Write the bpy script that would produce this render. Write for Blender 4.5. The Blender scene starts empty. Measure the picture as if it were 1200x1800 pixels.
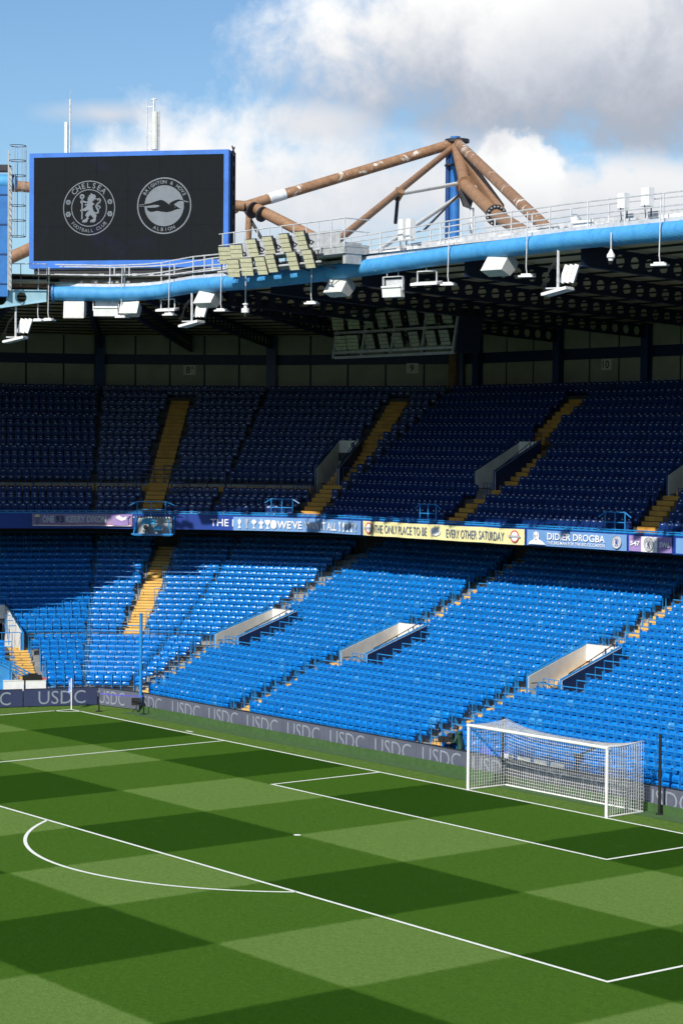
import bpy, bmesh, math, random
import numpy as np
from mathutils import Vector, Matrix
from mathutils.geometry import tessellate_polygon
random.seed(7); rng = np.random.default_rng(7)
R = math.radians
scn = bpy.context.scene
col = scn.collection

# ------------------------------------------------------------------ camera
CAM = Vector((56.5625, -53.2651, 13.1356))
YAW, PIT, ROLL, FPX = 0.909271, -0.0310034, 0.00900473, 3691.23
fw = Vector((-math.sin(YAW)*math.cos(PIT), math.cos(YAW)*math.cos(PIT), math.sin(PIT)))
rt = Vector((math.cos(YAW), math.sin(YAW), 0)); upv = rt.cross(fw)
r2 = rt*math.cos(ROLL)+upv*math.sin(ROLL); u2 = -rt*math.sin(ROLL)+upv*math.cos(ROLL)
cam = bpy.data.cameras.new('camera'); camo = bpy.data.objects.new('camera', cam); col.objects.link(camo)
camo.matrix_world = Matrix(((r2.x, u2.x, -fw.x, CAM.x), (r2.y, u2.y, -fw.y, CAM.y), (r2.z, u2.z, -fw.z, CAM.z), (0, 0, 0, 1)))
cam.sensor_fit = 'HORIZONTAL'; cam.sensor_width = 36; cam.lens = 36*FPX/1200
cam.clip_start = 1; cam.clip_end = 3000
scn.camera = camo

# ------------------------------------------------------------------ light
LDIR = Vector((-0.45, 1.0, -0.885)).normalized()          # direction the sunlight travels
SUNV = -LDIR
EL = math.asin(SUNV.z); ROT = math.atan2(SUNV.x, SUNV.y)
sun = bpy.data.lights.new('sun', 'SUN'); sun.energy = 5.0; sun.angle = R(0.55); sun.color = (1.0, 0.95, 0.87)
suno = bpy.data.objects.new('sun', sun); col.objects.link(suno)
suno.rotation_euler = LDIR.to_track_quat('-Z', 'Y').to_euler(); suno.location = (60, -60, 80)
scn.view_settings.view_transform = 'Standard'; scn.view_settings.look = 'None'
scn.view_settings.exposure = 0.12; scn.view_settings.gamma = 1.0; scn.view_settings.use_curve_mapping = False

class NT:
    """small helper to write node trees"""
    def __init__(s, tree): s.t = tree; s.n = tree.nodes; s.l = tree.links
    def add(s, typ, **kw):
        nd = s.n.new(typ)
        for k, v in kw.items(): setattr(nd, k, v)
        return nd
    def put(s, sock, v):
        if hasattr(v, 'is_linked'): s.l.new(v, sock)
        elif v is not None: sock.default_value = v
    def math(s, op, a, b=None, c=None, clamp=False):
        nd = s.add('ShaderNodeMath', operation=op, use_clamp=clamp)
        for i, v in enumerate((a, b, c)):
            if v is not None: s.put(nd.inputs[i], v)
        return nd.outputs[0]
    def vmath(s, op, a, b=None, out=0):
        nd = s.add('ShaderNodeVectorMath', operation=op)
        s.put(nd.inputs[0], a)
        if b is not None: s.put(nd.inputs[1], b)
        return nd.outputs[out]
    def mix(s, f, a, b):
        nd = s.add('ShaderNodeMix', data_type='RGBA')
        s.put(nd.inputs[0], f); s.put(nd.inputs[6], a); s.put(nd.inputs[7], b)
        return nd.outputs[2]
    def noise(s, vec, scale, detail=4, rough=0.55, dist=0):
        nd = s.add('ShaderNodeTexNoise'); s.put(nd.inputs['Vector'], vec)
        nd.inputs['Scale'].default_value = scale; nd.inputs['Detail'].default_value = detail
        nd.inputs['Roughness'].default_value = rough; nd.inputs['Distortion'].default_value = dist
        return nd.outputs['Fac']
    def smooth(s, v, a, b, lo=0, hi=1):
        nd = s.add('ShaderNodeMapRange', interpolation_type='SMOOTHSTEP'); s.put(nd.inputs[0], v)
        nd.inputs[1].default_value = a; nd.inputs[2].default_value = b; nd.inputs[3].default_value = lo; nd.inputs[4].default_value = hi
        return nd.outputs[0]

world = bpy.data.worlds.new('World'); scn.world = world; world.use_nodes = True
w = NT(world.node_tree); w.n.clear()
sky = w.add('ShaderNodeTexSky', sky_type='NISHITA'); sky.sun_disc = False
sky.sun_elevation = EL; sky.sun_rotation = ROT; sky.altitude = 20; sky.air_density = 1.0; sky.dust_density = 0.6; sky.ozone_density = 1.6
SKY = 0.10
tc = w.add('ShaderNodeTexCoord'); D = w.vmath('NORMALIZE', tc.outputs['Generated'])
def skydir(px, py):
    d = fw + r2*((px-600)/FPX) - u2*((py-900)/FPX); return d.normalized()
HOR = rt                                                   # world-space horizontal axis used to lay out the cloud masses
alpha = None; bright = None
n1 = w.noise(D, 26, 9, 0.60, 0.25); n2 = w.noise(D, 75, 7, 0.6); n3 = w.noise(D, 9, 5, 0.5)
nz = w.math('SUBTRACT', w.math('ADD', w.math('MULTIPLY', n1, 1.0), w.math('MULTIPLY', n2, 0.35)), 0.67)
# (px, py, half width, half height, softness, noise amount, brightness of top, of base)
BLOBS = [(880, 45, 390, 215, 0.60, 1.3, 1.0, 0.42), (1240, 80, 330, 200, 0.6, 1.3, 0.66, 0.42),
         (905, 330, 95, 92, 0.32, 2.0, 1.02, 0.72), (1090, 350, 260, 80, 0.6, 1.7, 0.84, 0.68),
         (395, 325, 250, 130, 0.7, 1.7, 0.92, 0.68), (690, 330, 330, 110, 1.0, 1.4, 0.80, 0.70), (190, 200, 100, 20, 1.6, 1.0, 0.70, 0.66),
         (560, 215, 120, 40, 1.1, 1.2, 0.74, 0.7)]
num = None; den = None
for (px, py, a, b, soft, na, bt, bb) in BLOBS:
    c = skydir(px, py); e = w.vmath('SUBTRACT', D, tuple(c))
    h = w.vmath('DOT_PRODUCT', e, tuple(HOR), out=1); h = w.math('DIVIDE', h, a/FPX)
    v = w.vmath('DOT_PRODUCT', e, tuple(u2), out=1); v = w.math('DIVIDE', v, b/FPX)
    q = w.math('SQRT', w.math('ADD', w.math('MULTIPLY', h, h), w.math('MULTIPLY', v, v)))
    d = w.math('SUBTRACT', w.math('ADD', 1.0, w.math('MULTIPLY', nz, na)), q)
    al = w.smooth(d, -soft*0.35, soft*0.85)
    shade = w.smooth(w.math('ADD', v, w.math('MULTIPLY', nz, 1.0)), -0.85, 0.45, bb, bt)
    al2 = w.math('MULTIPLY', al, al)
    num = w.math('MULTIPLY', al2, shade) if num is None else w.math('ADD', num, w.math('MULTIPLY', al2, shade))
    den = al2 if den is None else w.math('ADD', den, al2)
    inv = w.math('SUBTRACT', 1.0, al)
    alpha = inv if alpha is None else w.math('MULTIPLY', alpha, inv)
# the same broken cloud over the rest of the sky
far = w.math('MULTIPLY', w.smooth(w.math('ADD', n3, w.math('MULTIPLY', nz, 0.35)), 0.56, 0.72), w.smooth(w.vmath('DOT_PRODUCT', D, tuple(skydir(600, 250)), out=1), 0.97, 0.93))
num = w.math('ADD', num, w.math('MULTIPLY', far, 0.8)); den = w.math('ADD', den, far)
alpha = w.math('MULTIPLY', alpha, w.math('SUBTRACT', 1.0, far))
cover = w.math('SUBTRACT', 1.0, alpha, clamp=True)
shade = w.math('DIVIDE', num, w.math('MAXIMUM', den, 0.001))
tint = w.mix(w.smooth(shade, 0.45, 0.95), (0.90, 0.97, 1.12, 1), (1.0, 1.0, 1.0, 1))
ccol = w.vmath('SCALE', tint); ccol.node.inputs[3].default_value = 1.0
w.put(ccol.node.inputs[3], w.math('DIVIDE', shade, SKY))
skyc = w.vmath('MULTIPLY', sky.outputs[0], (0.80, 1.0, 1.16))
mixc = w.mix(cover, skyc, ccol)
bg = w.add('ShaderNodeBackground'); w.put(bg.inputs[0], mixc); bg.inputs[1].default_value = SKY
wo = w.add('ShaderNodeOutputWorld'); w.l.new(bg.outputs[0], wo.inputs[0])

# ------------------------------------------------------------------ materials
M = {}
def mat(name, c, rough=0.6, metal=0.0, c2=None, scale=3.0, amt=(0.35, 0.7), bump=0.0, bscale=40, spec=0.5, coat=0.0, stretch=None, emit=None):
    m = bpy.data.materials.new(name); m.use_nodes = True; t = NT(m.node_tree); t.n.clear()
    p = t.add('ShaderNodeBsdfPrincipled'); o = t.add('ShaderNodeOutputMaterial'); t.l.new(p.outputs[0], o.inputs[0])
    geo = t.add('ShaderNodeNewGeometry'); vec = geo.outputs['Position']
    if stretch:
        vec = t.vmath('MULTIPLY', vec, stretch)
    c = tuple(c)+(1,) if len(c) == 3 else c
    if c2 is None: c2 = tuple(x*0.78 for x in c[:3])
    f = t.smooth(t.noise(vec, scale, 6, 0.6), amt[0], amt[1])
    t.put(p.inputs['Base Color'], t.mix(f, c, tuple(c2)+(1,)))
    p.inputs['Roughness'].default_value = rough; p.inputs['Metallic'].default_value = metal
    p.inputs['Specular IOR Level'].default_value = spec
    p.inputs['Coat Weight'].default_value = coat
    if bump:
        b = t.add('ShaderNodeBump'); b.inputs['Strength'].default_value = bump; b.inputs['Distance'].default_value = 0.02
        t.put(b.inputs['Height'], t.noise(vec, bscale, 4)); t.l.new(b.outputs[0], p.inputs['Normal'])
    if emit:
        p.inputs['Emission Color'].default_value = tuple(emit[:3])+(1,); p.inputs['Emission Strength'].default_value = emit[3]
    M[name] = m; return m
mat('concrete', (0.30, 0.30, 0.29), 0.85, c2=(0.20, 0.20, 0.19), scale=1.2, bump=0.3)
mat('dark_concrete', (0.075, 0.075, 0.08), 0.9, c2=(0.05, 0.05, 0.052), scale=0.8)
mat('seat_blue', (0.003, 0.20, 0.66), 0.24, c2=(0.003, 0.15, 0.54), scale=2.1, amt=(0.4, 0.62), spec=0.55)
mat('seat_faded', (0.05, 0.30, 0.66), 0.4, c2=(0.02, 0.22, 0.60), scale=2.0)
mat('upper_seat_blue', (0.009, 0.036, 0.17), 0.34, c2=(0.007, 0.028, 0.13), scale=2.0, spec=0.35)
mat('seat_dark', (0.003, 0.045, 0.17), 0.5)
mat('plain_white', (0.75, 0.78, 0.80), 0.35)
mat('rail_blue', (0.022, 0.25, 0.60), 0.35, c2=(0.016, 0.20, 0.52), scale=6)
mat('rail_navy', (0.010, 0.045, 0.17), 0.4)
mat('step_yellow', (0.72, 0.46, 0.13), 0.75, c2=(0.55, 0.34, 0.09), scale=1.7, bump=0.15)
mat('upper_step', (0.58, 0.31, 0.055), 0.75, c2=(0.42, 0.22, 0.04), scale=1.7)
mat('wall_white', (0.78, 0.77, 0.74), 0.6, c2=(0.68, 0.66, 0.62), scale=1.5)
mat('panel_cream', (0.40, 0.40, 0.33), 0.7, c2=(0.33, 0.33, 0.27), scale=0.8)
mat('navy', (0.008, 0.030, 0.11), 0.5, c2=(0.006, 0.02, 0.08))
mat('fascia_blue', (0.010, 0.050, 0.30), 0.45, c2=(0.010, 0.042, 0.26), scale=0.6)
mat('tube_blue', (0.06, 0.30, 0.62), 0.45, c2=(0.035, 0.22, 0.52), scale=0.9, stretch=(1.6, 1, 1))
mat('galvanised', (0.62, 0.63, 0.64), 0.5, 0.15, c2=(0.46, 0.47, 0.48), scale=5)
mat('grey_paint', (0.42, 0.43, 0.43), 0.6, c2=(0.30, 0.31, 0.32), scale=4)
mat('white_paint', (0.80, 0.80, 0.79), 0.4, c2=(0.72, 0.72, 0.70), scale=5)
mat('cabinet_white', (0.64, 0.64, 0.61), 0.55, c2=(0.54, 0.54, 0.50), scale=5)
mat('black', (0.012, 0.012, 0.013), 0.55)
mat('dark_steel', (0.035, 0.035, 0.04), 0.5, 0.3)
mat('beam_navy', (0.012, 0.022, 0.055), 0.55, c2=(0.010, 0.016, 0.04), scale=1)
mat('roof_sheet', (0.66, 0.54, 0.33), 0.7, c2=(0.52, 0.42, 0.25), scale=0.7, stretch=(1, 4, 1))
mat('rust_tube', (0.30, 0.17, 0.09), 0.7, c2=(0.22, 0.12, 0.065), scale=3.5)
mat('mast_blue', (0.022, 0.16, 0.45), 0.45, c2=(0.016, 0.11, 0.35), scale=1.2)
mat('pale_blue_steel', (0.40, 0.62, 0.70), 0.5, c2=(0.30, 0.52, 0.62), scale=1.5)
mat('screen_frame', (0.035, 0.16, 0.55), 0.4, scale=1)
mat('lens_cream', (0.68, 0.66, 0.46), 0.35, c2=(0.56, 0.54, 0.36), scale=7)
mat('lamp_glass', (0.38, 0.40, 0.30), 0.25, c2=(0.24, 0.26, 0.2), scale=6)
mat('led_frontal', (0.040, 0.052, 0.125), 0.45, c2=(0.034, 0.043, 0.105), scale=1.0)  # LED display seen head-on; its view-angle glow is put into the colour
mat('led_oblique', (0.115, 0.125, 0.175), 0.45, c2=(0.095, 0.105, 0.15), scale=1.0)  # same display seen obliquely, its paler glow painted into the base colour
mat('led_letter', (0.27, 0.30, 0.36), 0.5, c2=(0.24, 0.27, 0.33))
mat('turf_board', (0.050, 0.115, 0.032), 0.9, c2=(0.036, 0.09, 0.022), scale=3, bump=0.4, bscale=30)
mat('banner_lilac', (0.33, 0.24, 0.43), 0.75, c2=(0.28, 0.20, 0.38), scale=1)
mat('banner_blue', (0.16, 0.33, 0.62), 0.75, c2=(0.14, 0.29, 0.56), scale=1)
mat('banner_yellow', (0.80, 0.74, 0.37), 0.75, c2=(0.74, 0.68, 0.32), scale=1)
mat('banner_purple', (0.33, 0.23, 0.50), 0.75, c2=(0.28, 0.19, 0.45), scale=1)
mat('print_white', (0.85, 0.85, 0.85), 0.7)
mat('led_letter_pale', (0.62, 0.63, 0.66), 0.7)
mat('print_grey', (0.42, 0.44, 0.48), 0.7)
mat('print_navy', (0.05, 0.06, 0.14), 0.7)
mat('print_slate', (0.16, 0.19, 0.28), 0.7)
mat('print_red', (0.62, 0.10, 0.09), 0.7)
mat('skin', (0.50, 0.30, 0.21), 0.5)
mat('jacket_green', (0.012, 0.060, 0.042), 0.7, c2=(0.010, 0.045, 0.032), scale=6, bump=0.4, bscale=12)
mat('tarp_blue', (0.03, 0.07, 0.38), 0.5, c2=(0.05, 0.10, 0.45), scale=3)
mat('cyan_case', (0.05, 0.42, 0.75), 0.45)
mat('flag_blue', (0.16, 0.30, 0.72), 0.7)
mat('tape_violet', (0.10, 0.09, 0.50), 0.6)
mat('net_white', (0.80, 0.80, 0.80), 0.6)
mat('pitch_paint', (0.80, 0.82, 0.78), 0.8, c2=(0.66, 0.72, 0.62), scale=9)
mat('asphalt', (0.06, 0.06, 0.06), 0.9)
# weathered rust tubes with white flaking patches
def flaky(name, base, base2, flake, th):
    m = mat(name, base, 0.65, c2=base2, scale=3.0); t = NT(m.node_tree)
    p = [n for n in t.n if n.type == 'BSDF_PRINCIPLED'][0]; old = p.inputs['Base Color'].links[0].from_socket
    g = t.add('ShaderNodeNewGeometry').outputs['Position']
    f = t.smooth(t.noise(g, 0.9, 10, 0.75, 0.6), th, th+0.04)
    t.put(p.inputs['Base Color'], t.mix(f, old, tuple(flake)+(1,))); return m
flaky('rust_flaking', (0.30, 0.165, 0.085), (0.20, 0.105, 0.055), (0.62, 0.58, 0.52), 0.565)
flaky('tube_weathered', (0.065, 0.315, 0.62), (0.042, 0.25, 0.55), (0.28, 0.52, 0.70), 0.62)
# screen: dark with a very faint violet sheen, it is a lit display
def screen_mat():
    m = mat('screen_dark', (0.005, 0.006, 0.007), 0.6, spec=0.08); t = NT(m.node_tree)
    p = [n for n in t.n if n.type == 'BSDF_PRINCIPLED'][0]
    g = t.add('ShaderNodeNewGeometry').outputs['Position']
    f = t.smooth(t.noise(g, 0.35, 3, 0.5, 1.2), 0.52, 0.75)
    t.put(p.inputs['Emission Color'], t.mix(f, (0.004, 0.006, 0.0068, 1), (0.008, 0.008, 0.030, 1))); p.inputs['Emission Strength'].default_value = 1
screen_mat()
mat('screen_mark', (0.10, 0.11, 0.12), 0.5, emit=(0.07, 0.088, 0.105, 1))
mat('screen_void', (0.005, 0.006, 0.007), 0.6, spec=0.08, emit=(0.004, 0.006, 0.0068, 1))
# corrugated roof underside
def corrugate(name, ax):
    m = M[name]; t = NT(m.node_tree); p = [n for n in t.n if n.type == 'BSDF_PRINCIPLED'][0]
    g = t.add('ShaderNodeNewGeometry').outputs['Position']; v = t.vmath('DOT_PRODUCT', g, ax, out=1)
    s = t.math('SINE', t.math('MULTIPLY', v, 2*math.pi/0.30))
    b = t.add('ShaderNodeBump'); b.inputs['Strength'].default_value = 0.8; b.inputs['Distance'].default_value = 0.06
    t.put(b.inputs['Height'], s); t.l.new(b.outputs[0], p.inputs['Normal'])
corrugate('roof_sheet', (1, 0, 0))
def ribbed_tube():
    m = M['tube_weathered']; t = NT(m.node_tree); p = [n for n in t.n if n.type == 'BSDF_PRINCIPLED'][0]
    g = t.add('ShaderNodeNewGeometry').outputs['Position']; v = t.vmath('DOT_PRODUCT', g, (0.22, 0.6, 1.0), out=1)
    s = t.math('SINE', t.math('MULTIPLY', v, 2*math.pi/0.075))
    b = t.add('ShaderNodeBump'); b.inputs['Strength'].default_value = 0.12; b.inputs['Distance'].default_value = 0.02
    t.put(b.inputs['Height'], s); t.l.new(b.outputs[0], p.inputs['Normal'])
ribbed_tube()
# mown grass: bands 5.6 m across and 5.5 m deep, cut in opposite directions
def grass(name, striped):
    m = bpy.data.materials.new(name); m.use_nodes = True; t = NT(m.node_tree); t.n.clear(); M[name] = m
    p = t.add('ShaderNodeBsdfPrincipled'); o = t.add('ShaderNodeOutputMaterial'); t.l.new(p.outputs[0], o.inputs[0])
    g = t.add('ShaderNodeNewGeometry').outputs['Position']
    wob = t.math('MULTIPLY', t.math('SUBTRACT', t.noise(g, 3.5, 6, 0.75), 0.5), 0.30)
    sx = t.add('ShaderNodeSeparateXYZ'); t.l.new(g, sx.inputs[0])
    def band(v, wd):
        u = t.math('DIVIDE', t.math('ADD', v, wob), wd)
        u = t.math('PINGPONG', t.math('ADD', u, 0.5+20), 1.0)        # 0..1..0
        return t.smooth(u, 0.47, 0.53)
    nf = t.noise(g, 55, 3, 0.7); nm = t.noise(t.vmath('MULTIPLY', g, (1.0, 2.2, 1)), 3.2, 5, 0.6); nl = t.noise(g, 0.25, 4)
    stre = t.noise(t.vmath('MULTIPLY', g, (0.6, 7.0, 1)), 2.0, 4, 0.6)
    if striped:
        s = t.math('ADD', t.math('MULTIPLY', band(sx.outputs[0], 5.6), 0.43), t.math('MULTIPLY', band(sx.outputs[1], 5.5), 0.57))
        c1 = t.mix(t.smooth(s, 0.0, 0.5), (0.0185, 0.060, 0.0022, 1), (0.050, 0.119, 0.0105, 1))
        base = t.mix(t.smooth(s, 0.5, 1.0), c1, (0.116, 0.200, 0.043, 1))
    else:
        base = t.mix(t.smooth(nm, 0.35, 0.65), (0.075, 0.150, 0.022, 1), (0.100, 0.172, 0.038, 1))
    n9 = t.smooth(t.noise(t.vmath('MULTIPLY', g, (1.0, 0.6, 1)), 4.5, 6, 0.8), 0.32, 0.68); n22 = t.smooth(t.noise(t.vmath('MULTIPLY', g, (1.0, 0.45, 1)), 13, 3, 0.8), 0.3, 0.7)
    var = t.math('ADD', 0.50, t.math('ADD', t.math('ADD', t.math('MULTIPLY', n9, 0.17), t.math('MULTIPLY', n22, 0.27)), t.math('ADD', t.math('MULTIPLY', nf, 0.34), t.math('ADD', t.math('MULTIPLY', nm, 0.20), t.math('ADD', t.math('MULTIPLY', nl, 0.10), t.math('MULTIPLY', stre, 0.10))))))
    cc = t.vmath('SCALE', base); t.put(cc.node.inputs[3], var)
    dry = t.mix(t.smooth(t.noise(g, 1.1, 6, 0.7), 0.60, 0.76, 0, 0.35), cc, (0.13, 0.15, 0.04, 1))
    t.put(p.inputs['Base Color'], dry); p.inputs['Roughness'].default_value = 0.85; p.inputs['Specular IOR Level'].default_value = 0.05
    b = t.add('ShaderNodeBump'); b.inputs['Strength'].default_value = 0.6; b.inputs['Distance'].default_value = 0.04
    t.put(b.inputs['Height'], t.math('ADD', nf, n22)); t.l.new(b.outputs[0], p.inputs['Normal'])
grass('grass', True); grass('grass_verge', False)

# ------------------------------------------------------------------ mesh helpers
def V3(p): return Vector(p)
class MB:
    def __init__(s): s.v = []; s.f = []; s.m = []
    def quad(s, a, b, c, d, m=0): i = len(s.v); s.v += [tuple(a), tuple(b), tuple(c), tuple(d)]; s.f.append((i, i+1, i+2, i+3)); s.m.append(m)
    def obox(s, o, ax, ay, az, m=0):
        """box from corner o with edge vectors"""
        o = V3(o); ax = V3(ax); ay = V3(ay); az = V3(az); i = len(s.v)
        for k in range(8): s.v.append(tuple(o+ax*(k & 1)+ay*((k >> 1) & 1)+az*((k >> 2) & 1)))
        for f in ((0, 2, 3, 1), (4, 5, 7, 6), (0, 1, 5, 4), (2, 6, 7, 3), (0, 4, 6, 2), (1, 3, 7, 5)): s.f.append(tuple(i+j for j in f)); s.m.append(m)
    def box(s, c, size, ux=(1, 0, 0), uy=(0, 1, 0), uz=(0, 0, 1), m=0):
        c = V3(c); ux = V3(ux)*size[0]; uy = V3(uy)*size[1]; uz = V3(uz)*size[2]
        s.obox(c-ux/2-uy/2-uz/2, ux, uy, uz, m)
    def tube(s, pts, r, n=8, m=0, cap=True):
        pts = [V3(p) for p in pts]; rs = r if isinstance(r, (list, tuple)) else [r]*len(pts)
        d0 = (pts[1]-pts[0]).normalized(); u = d0.orthogonal().normalized(); base = len(s.v)
        for k, p in enumerate(pts):
            d = (pts[min(k+1, len(pts)-1)]-pts[max(k-1, 0)]).normalized()
            u = (u-d*u.dot(d)).normalized(); vv = d.cross(u)
            for j in range(n):
                a = 2*math.pi*j/n; s.v.append(tuple(p+(u*math.cos(a)+vv*math.sin(a))*rs[k]))
        for k in range(len(pts)-1):
            for j in range(n):
                a = base+k*n+j; b = base+k*n+(j+1) % n; s.f.append((a, b, b+n, a+n)); s.m.append(m)
        if cap:
            s.f.append(tuple(base+j for j in range(n-1, -1, -1))); s.m.append(m)
            e = base+(len(pts)-1)*n; s.f.append(tuple(e+j for j in range(n))); s.m.append(m)
    def poly(s, pts, m=0):
        """flat polygon of 3D points, any outline"""
        i = len(s.v); s.v += [tuple(p) for p in pts]
        for t in tessellate_polygon([[V3(p) for p in pts]]): s.f.append(tuple(i+j for j in t)); s.m.append(m)
    def prism(s, pts, off, m=0):
        off = V3(off); n = len(pts); a = [V3(p) for p in pts]; b = [p+off for p in a]; i = len(s.v)
        s.v += [tuple(p) for p in a+b]
        for t in tessellate_polygon([a]): s.f.append(tuple(i+j for j in t)); s.m.append(m); s.f.append(tuple(i+n+j for j in reversed(t))); s.m.append(m)
        for j in range(n): s.f.append((i+j, i+(j+1) % n, i+n+(j+1) % n, i+n+j)); s.m.append(m)
    def lathe(s, c, prof, n=12, ax=(0, 0, 1), m=0):
        ax = V3(ax).normalized(); u = ax.orthogonal().normalized(); vv = ax.cross(u); c = V3(c); b = len(s.v)
        for (r, z) in prof:
            for j in range(n):
                a = 2*math.pi*j/n; s.v.append(tuple(c+ax*z+(u*math.cos(a)+vv*math.sin(a))*r))
        for k in range(len(prof)-1):
            for j in range(n):
                a0 = b+k*n+j; a1 = b+k*n+(j+1) % n; s.f.append((a0, a1, a1+n, a0+n)); s.m.append(m)
    def mesh(s, name, mats, smooth=None):
        me = bpy.data.meshes.new(name); me.from_pydata(s.v, [], s.f); 
        for mm in (mats if isinstance(mats, (list, tuple)) else [mats]): me.materials.append(M[mm])
        if any(s.m): me.polygons.foreach_set('material_index', s.m)
        if smooth:
            me.polygons.foreach_set('use_smooth', [True]*len(s.f)); me.set_sharp_from_angle(angle=R(smooth))
        me.update(); return me
    def build(s, name, mats, parent=None, smooth=None):
        return link(name, s.mesh(name, mats, smooth), parent)
def link(name, data, parent=None):
    o = bpy.data.objects.new(name, data); col.objects.link(o)
    if parent is not None: o.parent = parent
    return o
def tag(o, label, cat, group=None, kind=None):
    o['label'] = label; o['category'] = cat
    if group: o['group'] = group
    if kind: o['kind'] = kind
    return o
def thing(name, label, cat, loc=(0, 0, 0), group=None):
    o = link(name, None); o.empty_display_size = 0.2
    return tag(o, label, cat, group)
def struct(o): o['kind'] = 'structure'; return o
def place(o, base):
    """move a thing's origin to its base without moving its world-space parts"""
    base = V3(base); o.location = base
    for c in o.children: c.location = c.location-base
    return o
_tcache = {}
def text_geo(body, bold=0.0, space=1.0):
    key = (body, bold, space)
    if key not in _tcache:
        cu = bpy.data.curves.new('t', 'FONT'); cu.body = body; cu.size = 1; cu.offset = bold; cu.resolution_u = 3; cu.space_character = space
        ob = bpy.data.objects.new('t', cu); col.objects.link(ob)
        dg = bpy.context.evaluated_depsgraph_get(); me = ob.evaluated_get(dg).to_mesh()
        v = np.array([tuple(x.co) for x in me.vertices]).reshape(-1, 3); f = [tuple(p.vertices) for p in me.polygons]
        ob.evaluated_get(dg).to_mesh_clear(); bpy.data.objects.remove(ob); bpy.data.curves.remove(cu)
        _tcache[key] = (v, f)
    return _tcache[key]
def put_text(mb, body, mapf, u0, u1, v0, v1, bold=0.0, m=0, space=1.0, fit=True):
    """text filling the rectangle u0..u1, v0..v1 of a surface given by mapf(u, v)"""
    v, f = text_geo(body, bold, space); lo = v.min(0); hi = v.max(0); i = len(mb.v)
    for p in v:
        a = (p[0]-lo[0])/(hi[0]-lo[0]); b = (p[1]-lo[1])/(hi[1]-lo[1])
        mb.v.append(tuple(mapf(u0+(u1-u0)*a, v0+(v1-v0)*b)))
    for q in f: mb.f.append(tuple(i+j for j in q)); mb.m.append(m)
def put_poly(mb, pts, mapf, m=0):
    t = tessellate_polygon([[Vector((p[0], p[1], 0)) for p in pts]]); i = len(mb.v)
    mb.v += [tuple(mapf(*p)) for p in pts]
    for q in t: mb.f.append(tuple(i+j for j in q)); mb.m.append(m)
def put_ring(mb, cx, cy, ra, rb, mapf, n=40, m=0, kx=1.0):
    i = len(mb.v)
    for k in range(n):
        a = 2*math.pi*k/n; mb.v.append(tuple(mapf(cx+kx*ra*math.cos(a), cy+ra*math.sin(a)))); mb.v.append(tuple(mapf(cx+kx*rb*math.cos(a), cy+rb*math.sin(a))))
    for k in range(n):
        a = i+2*k; b = i+2*((k+1) % n); mb.f.append((a, b, b+1, a+1)); mb.m.append(m)
def put_disc(mb, cx, cy, r, mapf, n=40, m=0, kx=1.0): put_poly(mb, [(cx+kx*r*math.cos(2*math.pi*k/n), cy+r*math.sin(2*math.pi*k/n)) for k in range(n)], mapf, m)
def arc_letters(parent, body, rad, h, a0, a1, mapf, bold, matn, inside=False):
    """letters along an arc from angle a0 to a1 (degrees), one mesh each; inside = bottom text read left to right"""
    n = len(body)
    for k, ch in enumerate(body):
        if ch == ' ': continue
        a = R(a0+(a1-a0)*k/max(n-1, 1)); v, f = text_geo(ch, bold); mid = (v[:, 0].max()+v[:, 0].min())/2; m_ = MB()
        up_ = Vector((math.cos(a), math.sin(a))) * (-1 if inside else 1); ri = Vector((up_.y, -up_.x))
        for p in v:
            q = Vector((math.cos(a), math.sin(a)))*rad+ri*((p[0]-mid)*h*1.38)+up_*((p[1]-0.36)*h*1.38)
            m_.v.append(tuple(mapf(q.x, q.y)))
        m_.f = list(f); m_.m = [0]*len(f); m_.build('badge_letter', matn, parent)

# ------------------------------------------------------------------ stand geometry (plan)
AN = [0, 31, 48, 66]                       # direction of the rows in the four facets of the corner
def tv(k): return Vector((math.cos(R(AN[k])), math.sin(R(AN[k])), 0))
def nv(k): return Vector((-math.sin(R(AN[k])), math.cos(R(AN[k])), 0))
P2 = Vector((-32.7, 3.2, 0)); P1 = P2-tv(1)*0.4; P0 = P1-tv(2)*2.3
ORG = [P2, P2, P1, P0]
def F(k, s, r, z=0.0): p = ORG[k]+tv(k)*s+nv(k)*r; return Vector((p.x, p.y, z))
TAN = [math.tan(R((AN[k+1]-AN[k])/2)) for k in range(3)]
def srange(k, r, right=60.0, left=-26.0):
    hi = right if k == 0 else r*TAN[k-1]
    lo = (-r*TAN[0] if k == 0 else (-0.4-r*TAN[1] if k == 1 else (-2.3-r*TAN[2] if k == 2 else left)))
    return lo, hi
T = 0.76
def zl(i): return 0.45+0.166*i+0.00265*i*i
RU, TU = 15.0, 0.8
def zu(j): return 9.0+0.475*j
NL, NU = 28, 16
def pix(p):
    d = V3(p)-CAM; z = d.dot(fw); return 600+FPX*d.dot(r2)/z, 900-FPX*d.dot(u2)/z, z

def itp(xs, ys): return lambda i: float(np.interp(i, xs, ys))
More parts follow.
